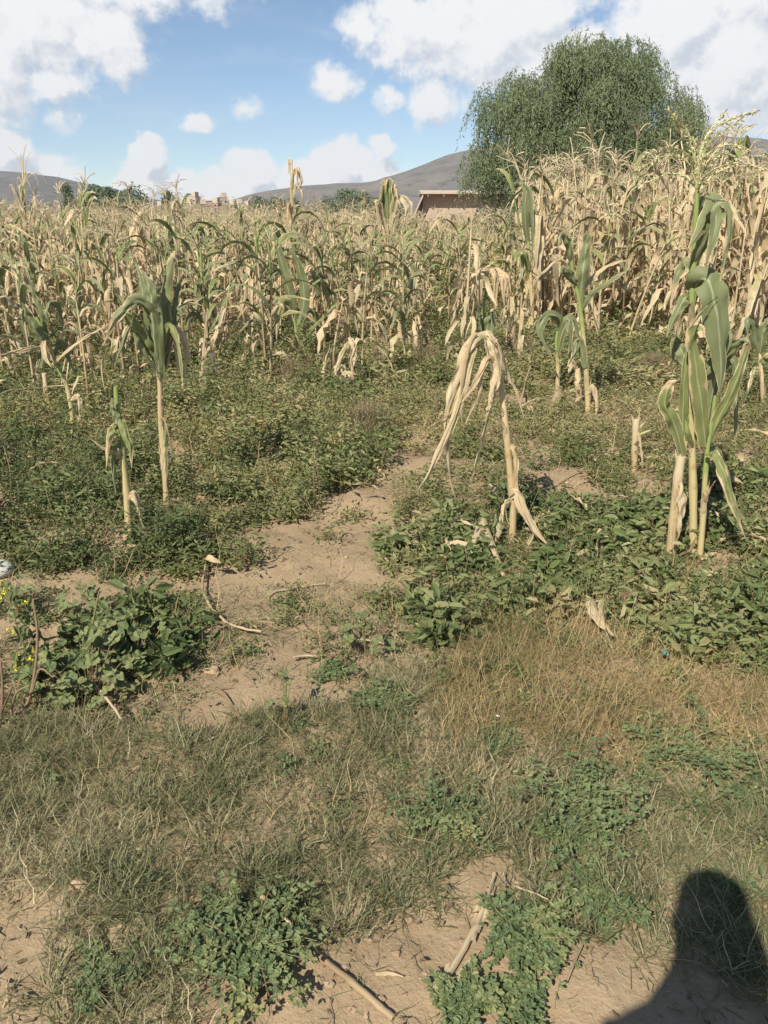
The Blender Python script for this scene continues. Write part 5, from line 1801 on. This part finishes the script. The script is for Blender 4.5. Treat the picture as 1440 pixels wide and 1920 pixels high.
# mustard with yellow flowers on the left edge
b = gpt(70, 1290)
o = thing('mustard_plant', b, 'straggly mustard plant with small yellow flowers on the left edge', 'plant')
r = np.random.default_rng(5)
st, lf, fl = G(), G(), G()
FL = [(50, 1132), (5, 1108), (18, 1112), (8, 1095), (30, 1183), (18, 1182), (28, 1235), (56, 1236), (95, 1257), (112, 1262), (28, 1256), (64, 1219), (100, 1213), (44, 1131), (0, 1122)]
for px, py in FL:
    tip = at(px, py, b[1] + r.uniform(-.05, .25)) - b
    root = np.array((r.normal(0, .05), r.normal(0, .03), 0))
    P = crom([root, root * .4 + tip * .5 + r.normal(0, .02, 3), tip], 8)
    st.tube(P, np.linspace(.0028, .001, 8), 5, r.random())
    for q in range(4):
        c = tip + r.normal(0, .006, 3)
        for k in range(4):
            d = r.normal(0, 1, 3)
            fl.leaves(c[None], d[None], r.normal(0, 1, (1, 3)), .007, .006, r.random(), 0, .1)
    for q in P[1:7]:
        for k in range(3):
            d = r.normal(0, 1, 3) + np.array((0, 0, .2))
            lf.leaves(q[None], d[None], (r.normal(0, .4, 3) + np.array((0, 0, 1)))[None], r.uniform(.02, .05), .018, r.random())
st.build('stems', M['stem'], o)
lf.build('leaves', M['mallow'], o, False)
fl.build('flowers', M['yellow'], o, False)


# woody dry stems at the left edge
def stick(name, pts, rad, label, cat, mat='wood', group=None, taper=.6, parts=(), knots=True, lift=0.0, sides=8, n=18, hs=None):
    P = np.array([gpt(px, py) for px, py in pts])
    if hs is not None:
        P = np.array([at(px, py, gpt(px, py - 0)[1]) if not h_ else None for (px, py), h_ in zip(pts, [0] * len(pts))])
    Q = crom(P, n)
    Q[:, 2] = gz(Q[:, 0], Q[:, 1]) + rad * .8 + lift
    b = Q[0].copy()
    r = rad * np.linspace(1, taper, n)
    if knots:
        r = r * (1 + .22 * (np.arange(n) % 6 == 2))
    g = G()
    rr = np.random.default_rng(int(pts[0][0] * 3 + pts[0][1]))
    g.tube(Q - b + rr.normal(0, rad * .05, (n, 3)), r, sides, rr.random())
    o = g.build(name, M[mat])
    o.location = tuple(float(c) for c in b)
    tag(o, label, cat, group)
    for nm, pp, r2 in parts:
        P2 = crom(np.array([gpt(*p) for p in pp]), 10)
        P2[:, 2] = gz(P2[:, 0], P2[:, 1]) + r2 + lift
        g = G()
        g.tube(P2 - b, np.linspace(r2, r2 * .5, 10), 6, rr.random())
        g.build(nm, M[mat], o)
    return o


stick('dry_stick', [(389, 1040), (386, 1068), (380, 1100), (386, 1130), (404, 1160), (434, 1186), (462, 1198), (492, 1206)], .0048, 'long curved pale stick lying on the soil left of the path', 'stick',
      parts=(('twig', [(404, 1158), (416, 1168), (424, 1182), (462, 1182)], .0028), ('twig', [(381, 1096), (379, 1072)], .002)), lift=.025, taper=.9)
stick('dry_stick', [(590, 1796), (640, 1838), (688, 1876), (738, 1914)], .0066, 'straight tan corn cane lying on bare soil in the middle of the bottom edge', 'stick', lift=.003, taper=1.1, mat='cane')
stick('dry_stick', [(488, 1704), (520, 1730), (556, 1766)], .006, 'short tan stick half hidden in grass above the bright green alfalfa', 'stick', lift=.02)
stick('dry_stick', [(97, 1158), (140, 1152), (188, 1147)], .006, 'straight pale twig lying at the left behind the big mallow', 'stick', lift=.02)
stick('dry_stick', [(172, 1297), (205, 1338), (232, 1380)], .006, 'greyish straight stick leaning over the front of the big mallow', 'stick', lift=.05)
stick('dry_stick', [(505, 1114), (530, 1108), (610, 1104)], .0042, 'thin pale twig on the soil behind the curved stick', 'stick', lift=.008)
stick('dry_stick', [(548, 1251), (570, 1248), (592, 1250)], .005, 'short pale twig on the dead weeds, right of the bare patch', 'stick', lift=.02)
stick('dry_stick', [(660, 1228), (690, 1226), (733, 1233)], .004, 'thin pale twig where the dead weeds meet the straw', 'stick', lift=.03)
stick('dry_stick', [(-20, 838), (30, 815), (70, 800), (110, 790), (166, 789)], .0065, 'long pale fallen tassel stem across the dark weeds on the left', 'stick', parts=(('twig', [(60, 803), (42, 770), (40, 762)], .003), ('twig', [(55, 803), (78, 818)], .003)), lift=.30)
stick('dry_stick', [(1020, 925), (1080, 900), (1140, 877), (1178, 884)], .0045, 'thin pale bent stalk lying beside the broken bare stub', 'stick', lift=.02)
stick('dry_stick', [(1062, 640), (1000, 700), (975, 780), (988, 782), (1040, 760)], .010, 'dead leaning stalk folded on the weeds right of the snapped dead corn', 'stick', lift=.1)
stick('red_weed_stem', [(1170, 1078), (1188, 1100), (1212, 1128)], .0042, 'reddish weed stem lying in the leafy weeds on the right', 'weed stem', 'stem', lift=.09)
stick('red_weed_stem', [(1140, 1068), (1100, 1092), (1040, 1130)], .0032, 'reddish weed stem slanting down left below the litter of husks', 'weed stem', 'stem', lift=.08)
stick('brown_twig', [(475, 1210), (440, 1240), (415, 1262)], .003, 'thin brown twig slanting on the bare soil below the curved stick', 'twig', 'twig', lift=.012)
stick('brown_twig', [(640, 1255), (560, 1180)], .003, 'thin grey twig slanting over the dead weeds', 'twig', 'twig', lift=.03)
stick('brown_twig', [(396, 1298), (420, 1310), (436, 1332)], .003, 'small forked twig in the middle of the bare soil patch', 'twig', 'twig', parts=(('twig', [(412, 1304), (440, 1300)], .002),), lift=.008)
stick('brown_twig', [(1060, 1860), (1130, 1690)], .002, 'thin dry stem across the soil left of the head shadow', 'twig', 'dead', lift=.012)
stick('brown_twig', [(965, 1692), (1025, 1716)], .0025, 'short pale twig pointing at the alfalfa runner', 'twig', 'wood', lift=.04)


def upright(name, paths, rad, label, cat, mat):
    """standing stem: first photo point on the ground, the others on the plane through it"""
    b = gpt(*paths[0][0])
    o = thing(name, b, label, cat)
    r = np.random.default_rng(int(paths[0][0][0]))
    for k, pts in enumerate(paths):
        P = np.array([at(p[0], p[1], b[1] - (p[2] if len(p) > 2 else 0)) for p in pts]) - b
        g = G()
        n = 12
        g.tube(crom(P, n), rad * np.linspace(1, .55, n) * (1 if k == 0 else .6), 7, r.random())
        g.build('stem' if k == 0 else 'branch', M[mat], o)


upright('dry_shrub_stem', [[(40, 1345), (58, 1300), (68, 1240), (70, 1180), (62, 1125)], [(60, 1300), (75, 1255, .03), (100, 1270, .05)], [(20, 1345), (30, 1300, .03), (56, 1285, .05)], [(62, 1290), (78, 1240, -.03)]], .006,
        'brown woody dead stems rising beside the mustard', 'dead shrub', 'twig')
upright('dry_shrub_stem', [[(168, 1232), (170, 1190), (178, 1150), (186, 1108)], [(172, 1185), (186, 1160, .03), (205, 1140, .05)], [(168, 1215), (190, 1190, .03), (220, 1168, .05)]], .005,
        'upright reddish stem with side branches standing in the mallow', 'weed stem', 'stem')
upright('dry_shrub_stem', [[(0, 1360), (5, 1300), (2, 1240)], [(5, 1330), (18, 1300, .03), (24, 1285, .05)]], .006, 'grey dead stem cut by the left edge', 'dead shrub', 'twig')


# fine dry bushes in the weeds
def dry_bush(px, py, rad, hh, n, label, seed):
    r = np.random.default_rng(seed)
    b = gpt(px, py)
    o = thing('dry_bush', b, label, 'bush')
    g, s = G(), G()
    for k in range(14):
        a = r.uniform(0, 6.28)
        s.tube(crom([(0, 0, 0), (math.cos(a) * rad * .3, math.sin(a) * rad * .3, hh * .4), (math.cos(a) * rad * r.uniform(.4, .9), math.sin(a) * rad * r.uniform(.4, .9), hh * r.uniform(.6, 1))], 6), np.linspace(.003, .0012, 6), 4, r.random())
    v = r.normal(0, 1, (n, 3))
    v /= np.linalg.norm(v, axis=1, keepdims=True)
    P = v * r.uniform(.15, 1, n)[:, None] ** .5 * np.array((rad, rad, hh * .5)) + np.array((0, 0, hh * .52))
    g.blades(P, r.uniform(0, 6.28, n), r.uniform(0, 1.3, n), r.uniform(.04, .11, n), .0024, r.uniform(-.3, .4, n), np.clip(r.normal(.45, .22, n), 0, 1), 2)
    s.build('stems', M['twig'], o)
    g.build('twigs', M['dead'], o, False)


dry_bush(556, 735, .20, .30, 1500, 'fine brown dry bush among the dark weeds, behind the bend of the path', 1)
dry_bush(693, 822, .17, .24, 1300, 'grey-brown feathery dry bush at the far end of the path', 2)
dry_bush(35, 700, .22, .42, 1500, 'tall brown dry bush by the left edge beside the bare grey stub', 3)
dry_bush(975, 690, .16, .30, 900, 'brown dry bush behind the snapped dead corn', 4)
dry_bush(800, 700, .18, .24, 900, 'low brown dry bush in the olive weeds before the brick shed', 5)
dry_bush(1225, 720, .18, .26, 900, 'brown dry bush left of the tallest plant in the olive weeds', 6)


# loose maize pieces
def husk(name, pts, W, label, mat='leaf_dry', lift=.01, face=0.0, tip=.3, parts=()):
    P = np.array([gpt(p[0], p[1], lift + (p[2] if len(p) > 2 else 0)) for p in pts])
    b = P[0].copy()
    b[2] = gpt(pts[0][0], pts[0][1])[2]
    g = G()
    rr = np.random.default_rng(int(pts[0][0] + pts[0][1]))
    Q = crom(P, 12) - b
    tg = np.gradient(Q, axis=0)
    sd = np.cross(tg, (0, 0, 1.0))
    sd /= np.linalg.norm(sd, axis=1, keepdims=True)
    sd = sd * math.cos(face) + np.array((0, 0, 1.0)) * math.sin(face)
    g.ribbon(Q, np.maximum(leaf_w(12, W, .7), W * tip), sd, 6, .35, rr.random(), 0, .12, 3)
    o = g.build(name, M[mat])
    o.location = tuple(float(c) for c in b)
    return tag(o, label, 'corn leaf' if 'leaf' in name else 'corn stalk')


o = thing('torn_corn_stalk', gpt(822, 1868), 'torn pale yellow corn stalk lying on bare soil between alfalfa and the straight cane', 'corn stalk')
b = np.array(o.location)
P = crom(np.array([gpt(822, 1868), gpt(846, 1828), (gpt(872, 1786)), gpt(892, 1745), gpt(910, 1702), gpt(926, 1652)]), 22)
P[:, 2] = gz(P[:, 0], P[:, 1]) + .012
rr = np.random.default_rng(3)
g = G(); g.tube(P - b, np.linspace(.0075, .0042, 22) * (1 + .25 * rr.random(22)), 8, .3); g.build('stalk', M['husk'], o)
for t0, t1, s in ((9, 20, 1), (12, 21, -1), (0, 6, -1)):
    Q = P[t0:t1] - b + np.array((.008 * s, 0, .008)) + rr.normal(0, .003, (t1 - t0, 3))
    g = G(); g.ribbon(Q, leaf_w(t1 - t0, .017, .7), np.cross(np.gradient(Q, axis=0), (0, 0.2, 1)), 4, .4, rr.random(), 0, .4, 4); g.build('torn_fibre', M['husk'], o)
P = crom(np.array([gpt(828, 1888), gpt(848, 1856), gpt(876, 1822), gpt(900, 1794)]), 12)
P[:, 2] = gz(P[:, 0], P[:, 1]) + .009
g = G(); g.ribbon(P - b, leaf_w(12, .022, .7), np.cross(np.gradient(P, axis=0), (0.3, 0, 1)), 4, .4, .4, 0, .2, 3); g.build('leaf', M['leaf_dry'], o)

husk('dry_corn_leaf', [(704, 1836), (730, 1832), (756, 1842)], .012, 'small curled dry leaf alone on the bare soil between cane and torn stalk')
husk('dry_corn_leaf', [(1102, 1162, .04), (1122, 1190, .02), (1148, 1222, .0)], .050, 'wide grey-tan fallen corn leaf lying on the straw in the right half', lift=.05)
husk('dry_corn_leaf', [(1128, 1160, .04), (1126, 1180, .03), (1132, 1215, .02)], .03, 'narrow folded corn leaf touching the wide grey-tan one', lift=.05, face=.5)
for pts, W, lab in (([(903, 1018, .12), (893, 1042, .09), (880, 1072, .03)], .05, 'wide curled yellow husk hanging below the snapped dead corn'),
                    ([(905, 1016, .13), (918, 1055, .10), (938, 1090, .05), (958, 1124, .0)], .030, 'long narrow pale husk strip pointing down right below the snapped dead corn'),
                    ([(850, 985, .08), (870, 1000, .08), (895, 1012, .07)], .035, 'flat yellowish husk left of the foot of the snapped dead corn'),
                    ([(840, 1010, .06), (855, 1000, .07), (862, 985, .07)], .028, 'short pale husk piece at the end of the flat yellowish husk'),
                    ([(920, 1010, .11), (935, 1016, .10), (925, 1045, .05)], .035, 'folded orange husk right behind the curled yellow one'),
                    ([(1080, 1052, .03), (1110, 1042, .05), (1150, 1048, .03), (1200, 1058, .01)], .040, 'heap strand of brown husk lying left of the tallest plant, longest of the litter'),
                    ([(1088, 1040, .05), (1120, 1028, .06), (1158, 1032, .04)], .028, 'thin brown husk strand on top of the litter left of the tallest plant'),
                    ([(1165, 1030, .05), (1190, 1036, .05), (1215, 1040, .03)], .022, 'yellowish leaf strip at the right end of the husk litter'),
                    ([(1322, 980, .05), (1350, 990, .05), (1380, 1010, .03), (1402, 1024, .01)], .030, 'fallen tan corn leaf right of the foot of the tallest plant'),
                    ([(1245, 1050, .01), (1258, 1058, .02), (1268, 1050, .02)], .035, 'white husk shred at the very foot of the snapped stub'),
                    ([(1310, 1050, .01), (1325, 1046, .02), (1342, 1042, .02)], .035, 'white husk shred at the foot of the short shoot'),
                    ([(1375, 1184, .03), (1390, 1172, .04), (1398, 1160, .04)], .035, 'dusty pink husk lump in weeds near the right edge'),
                    ([(1030, 790, .06), (1045, 755, .10), (1040, 740, .12)], .06, 'pale square scrap of husk standing behind the snapped dead corn'),
                    ([(430, 925, .03), (465, 915, .03), (485, 922, .02)], .03, 'orange dry leaf on the weeds behind the bare soil of the path'),
                    ([(335, 762, .2), (355, 775, .15), (365, 800, .1)], .03, 'tan leaf strip sticking out of weeds right of the bare tan stalk')):
    husk('dry_corn_leaf', pts, W, lab, 'husk' if 'yellow' in lab or 'white' in lab else 'leaf_dry', .01)


def pebble(name, px, py, r, col, label, cat, seed, sq=(1, .8, .6), sub=3, amp=.3):
    q = np.random.default_rng(seed)
    b = gpt(px, py)
    nu, nv_ = 20, 12
    th = np.linspace(0, 2 * PI, nu + 1)
    ph = np.linspace(-PI / 2, PI / 2, nv_)
    V = np.stack([np.cos(th)[None, :] * np.cos(ph)[:, None], np.sin(th)[None, :] * np.cos(ph)[:, None], np.sin(ph)[:, None] * np.ones(nu + 1)], -1)
    f = 1 + amp * (fbm(V[..., 0] * 1.8 + seed, V[..., 1] * 1.8 + V[..., 2] * 2.1, seed, 4))
    V = V * f[..., None] * r * np.array(sq) + np.array((0, 0, r * sq[2] * .6))
    i, j = np.meshgrid(np.arange(nv_ - 1), np.arange(nu), indexing='ij')
    k = (i * (nu + 1) + j).ravel()
    g = G()
    g.add(V, np.stack([k, k + 1, k + nu + 2, k + nu + 1], 1))
    o = g.build(name, flat_mat(name + '_surface', col, .8, .2, 30, .15))
    o.location = tuple(float(c) for c in b)
    tag(o, label, cat)


pebble('pale_stone', -2, 1074, .072, (0.50, 0.48, 0.46), 'smooth pale grey stone cut by the left edge', 'stone', 3)
pebble('soil_lump', 150, 1672, .017, (0.38, 0.275, 0.175), 'lump of dry soil on the grass in the lower left', 'soil lump', 5, (1.3, .9, .6), amp=1.2)
pebble('soil_lump', 400, 1262, .022, (0.38, 0.275, 0.175), 'pale clod of soil below the white scrap', 'soil lump', 6, (1.2, 1, .6), amp=1.2)


def scrap(name, px, py, w, col, label, cat, seed, lift=.02):
    q = np.random.default_rng(seed)
    b = gpt(px, py)
    m = 9
    u, v = np.meshgrid(np.linspace(-1, 1, m), np.linspace(-1, 1, m))
    Z = fbm(u * 1.7 + seed, v * 1.7, seed, 3) * w * 1.6
    V = np.stack([u * w * .6 + fbm(u * 2, v * 2, seed + 3, 2) * w * .6, v * w * .45 + fbm(u * 2, v * 2, seed + 5, 2) * w * .5, Z + lift], -1)
    i, j = np.meshgrid(np.arange(m - 1), np.arange(m - 1), indexing='ij')
    k = (i * m + j).ravel()
    g = G()
    g.add(V, np.stack([k, k + 1, k + m + 1, k + m], 1))
    o = g.build(name, flat_mat(name + '_film', col, .45, .4, 20, .12))
    o.location = tuple(float(c) for c in b)
    tag(o, label, cat)


scrap('paper_scrap', 345, 1244, .012, (0.78, 0.76, 0.72), 'small crumpled white paper scrap on the soil beside the mallow', 'scrap', 2, .012)
scrap('plastic_scrap', 1241, 1256, .024, (0.07, 0.17, 0.14), 'torn teal plastic scrap caught in the straw on the right', 'scrap', 4, .05)
scrap('paper_scrap', 932, 1366, .010, (0.78, 0.74, 0.62), 'tiny cream paper scrap in the golden straw', 'scrap', 6, .03)
scrap('red_petal', 1190, 964, .014, (0.45, 0.05, 0.04), 'single red petal in the weeds beyond the tallest plant', 'petal', 7, .08)


# ------------------------------------------------------------------ the photographer, whose shadow falls in the picture
SKIN = flat_mat('skin', (0.42, 0.25, 0.17), .6, .3, 20, .08)
JACKET = flat_mat('jacket_cloth', (0.10, 0.12, 0.16), .85, .1, 40, .2)
TROUS = flat_mat('trouser_cloth', (0.06, 0.07, 0.10), .85, .1, 40, .2)
HAIR = flat_mat('black_hair', (0.02, 0.016, 0.014), .5, .4, 60, .3)
PHONE = flat_mat('phone_case', (0.03, 0.03, 0.035), .3, .5, 60, .1)


def skin_mesh(name, V, E, rad, mat, parent=None, root=0, sub=2):
    me = bpy.data.meshes.new(name)
    me.from_pydata([tuple(v) for v in V], E, [])
    me.materials.append(mat)
    o = bpy.data.objects.new(name, me)
    COL.objects.link(o)
    md = o.modifiers.new('skin', 'SKIN')
    md.use_smooth_shade = True
    sl = me.skin_vertices[0].data
    for k, r in enumerate(rad):
        sl[k].radius = (r, r) if not isinstance(r, tuple) else r
    sl[root].use_root = True
    s = o.modifiers.new('sub', 'SUBSURF')
    s.levels = s.render_levels = sub
    if parent:
        o.parent = parent
    return o


hx, hy = -.134, -.205
V = [(hx, hy - .06, .95), (hx, hy - .05, 1.18), (hx, hy - .05, 1.32), (hx, hy - .045, 1.46), (hx, hy - .02, 1.58), (hx, hy + .005, 1.66), (hx, hy, 1.74)]
rad = [.135, .125, (.14, .12), .08, .06, .075, .085]
E = [(k, k + 1) for k in range(6)]
for s in (-1, 1):
    i = len(V)
    hand = (-.075 if s < 0 else .055, -.035, 1.475)
    V += [(hx + s * .135, hy - .02, 1.37), (hx + s * .12, hy + .03, 1.12), (hand[0] + s * .012, -.085, 1.40), (hand[0], hand[1], hand[2])]
    rad += [.062, .046, .030, (.034, .018)]
    E += [(2, i), (i, i + 1), (i + 1, i + 2), (i + 2, i + 3)]
    for f in range(4):
        j = len(V)
        V += [(hand[0] - s * .012, hand[1] + .0, hand[2] + .028 - .020 * f), (hand[0] - s * .035, hand[1] + .012, hand[2] + .035 - .020 * f), (hand[0] - s * (.050 + .004 * (f in (1, 2))), hand[1] + .002, hand[2] + .034 - .020 * f)]
        rad += [.009, .008, .007]
        E += [(i + 3, j), (j, j + 1), (j + 1, j + 2)]
    j = len(V)
    V += [(hand[0] - s * .005, hand[1] - .018, hand[2] + .025), (hand[0] - s * .025, hand[1] - .022, hand[2] + .045)]
    rad += [.010, .008]
    E += [(i + 3, j), (j, j + 1)]
    i = len(V)
    V += [(hx + s * .095, hy - .06, .86), (hx + s * .10, hy - .03, .50), (hx + s * .105, hy - .07, .10), (hx + s * .11, hy + .09, .035)]
    rad += [.088, .060, .042, .036]
    E += [(0, i), (i, i + 1), (i + 1, i + 2), (i + 2, i + 3)]
person = skin_mesh('person', V, E, rad, SKIN)
tag(person, 'person standing behind the camera holding up a phone, only the shadow showing', 'person')
V = [(hx, hy - .06, .93), (hx, hy - .05, 1.18), (hx, hy - .05, 1.33), (hx, hy - .045, 1.42)]
rad = [.15, .14, (.15, .13), .085]
E = [(0, 1), (1, 2), (2, 3)]
for s in (-1, 1):
    i = len(V)
    V += [(hx + s * .135, hy - .02, 1.37), (hx + s * .12, hy + .03, 1.12), ((-.075 if s < 0 else .055) + s * .012, -.10, 1.37)]
    rad += [.066, .058, .040]
    E += [(2, i), (i, i + 1), (i + 1, i + 2)]
skin_mesh('jacket', V, E, rad, JACKET, person)
V = [(hx, hy - .06, .97)]
rad = [.145]
E = []
for s in (-1, 1):
    i = len(V)
    V += [(hx + s * .095, hy - .06, .86), (hx + s * .10, hy - .03, .50), (hx + s * .105, hy - .07, .11)]
    rad += [.10, .074, .058]
    E += [(0, i), (i, i + 1), (i + 1, i + 2)]
skin_mesh('trousers', V, E, rad, TROUS, person)
skin_mesh('hair', [(hx + .012, hy - .035, 1.53), (hx, hy - .03, 1.68), (hx - .006, hy - .02, 1.76), (hx, hy + .0, 1.80)], [(0, 1), (1, 2), (2, 3)], [(.138, .06), (.153, .09), (.15, .09), (.10, .06)], HAIR, person)
g = G()
g.box((-.022, -.012, 1.475), (.155, .009, .075))
tag(g.build('phone', PHONE, None, False), 'dark phone held up by the person behind the camera', 'phone')

# ------------------------------------------------------------------ hazy air
if HAZE:
    g = G()
    g.box((0, 1450, 139), (6600, 3500, 284))
    m = bpy.data.materials.new('air')
    m.use_nodes = True
    N = Nodes(m.node_tree)
    out = N.n('ShaderNodeOutputMaterial')
    v = N.n('ShaderNodeVolumePrincipled')
    v.inputs['Color'].default_value = (0.80, 0.85, 0.95, 1)
    v.inputs['Density'].default_value = 0.00013
    v.inputs['Anisotropy'].default_value = 0.0
    N.l(v.outputs[0], out.inputs['Volume'])
    tag(g.build('haze', m, None, False), 'thin dusty haze over the valley', 'haze', None, 'stuff')
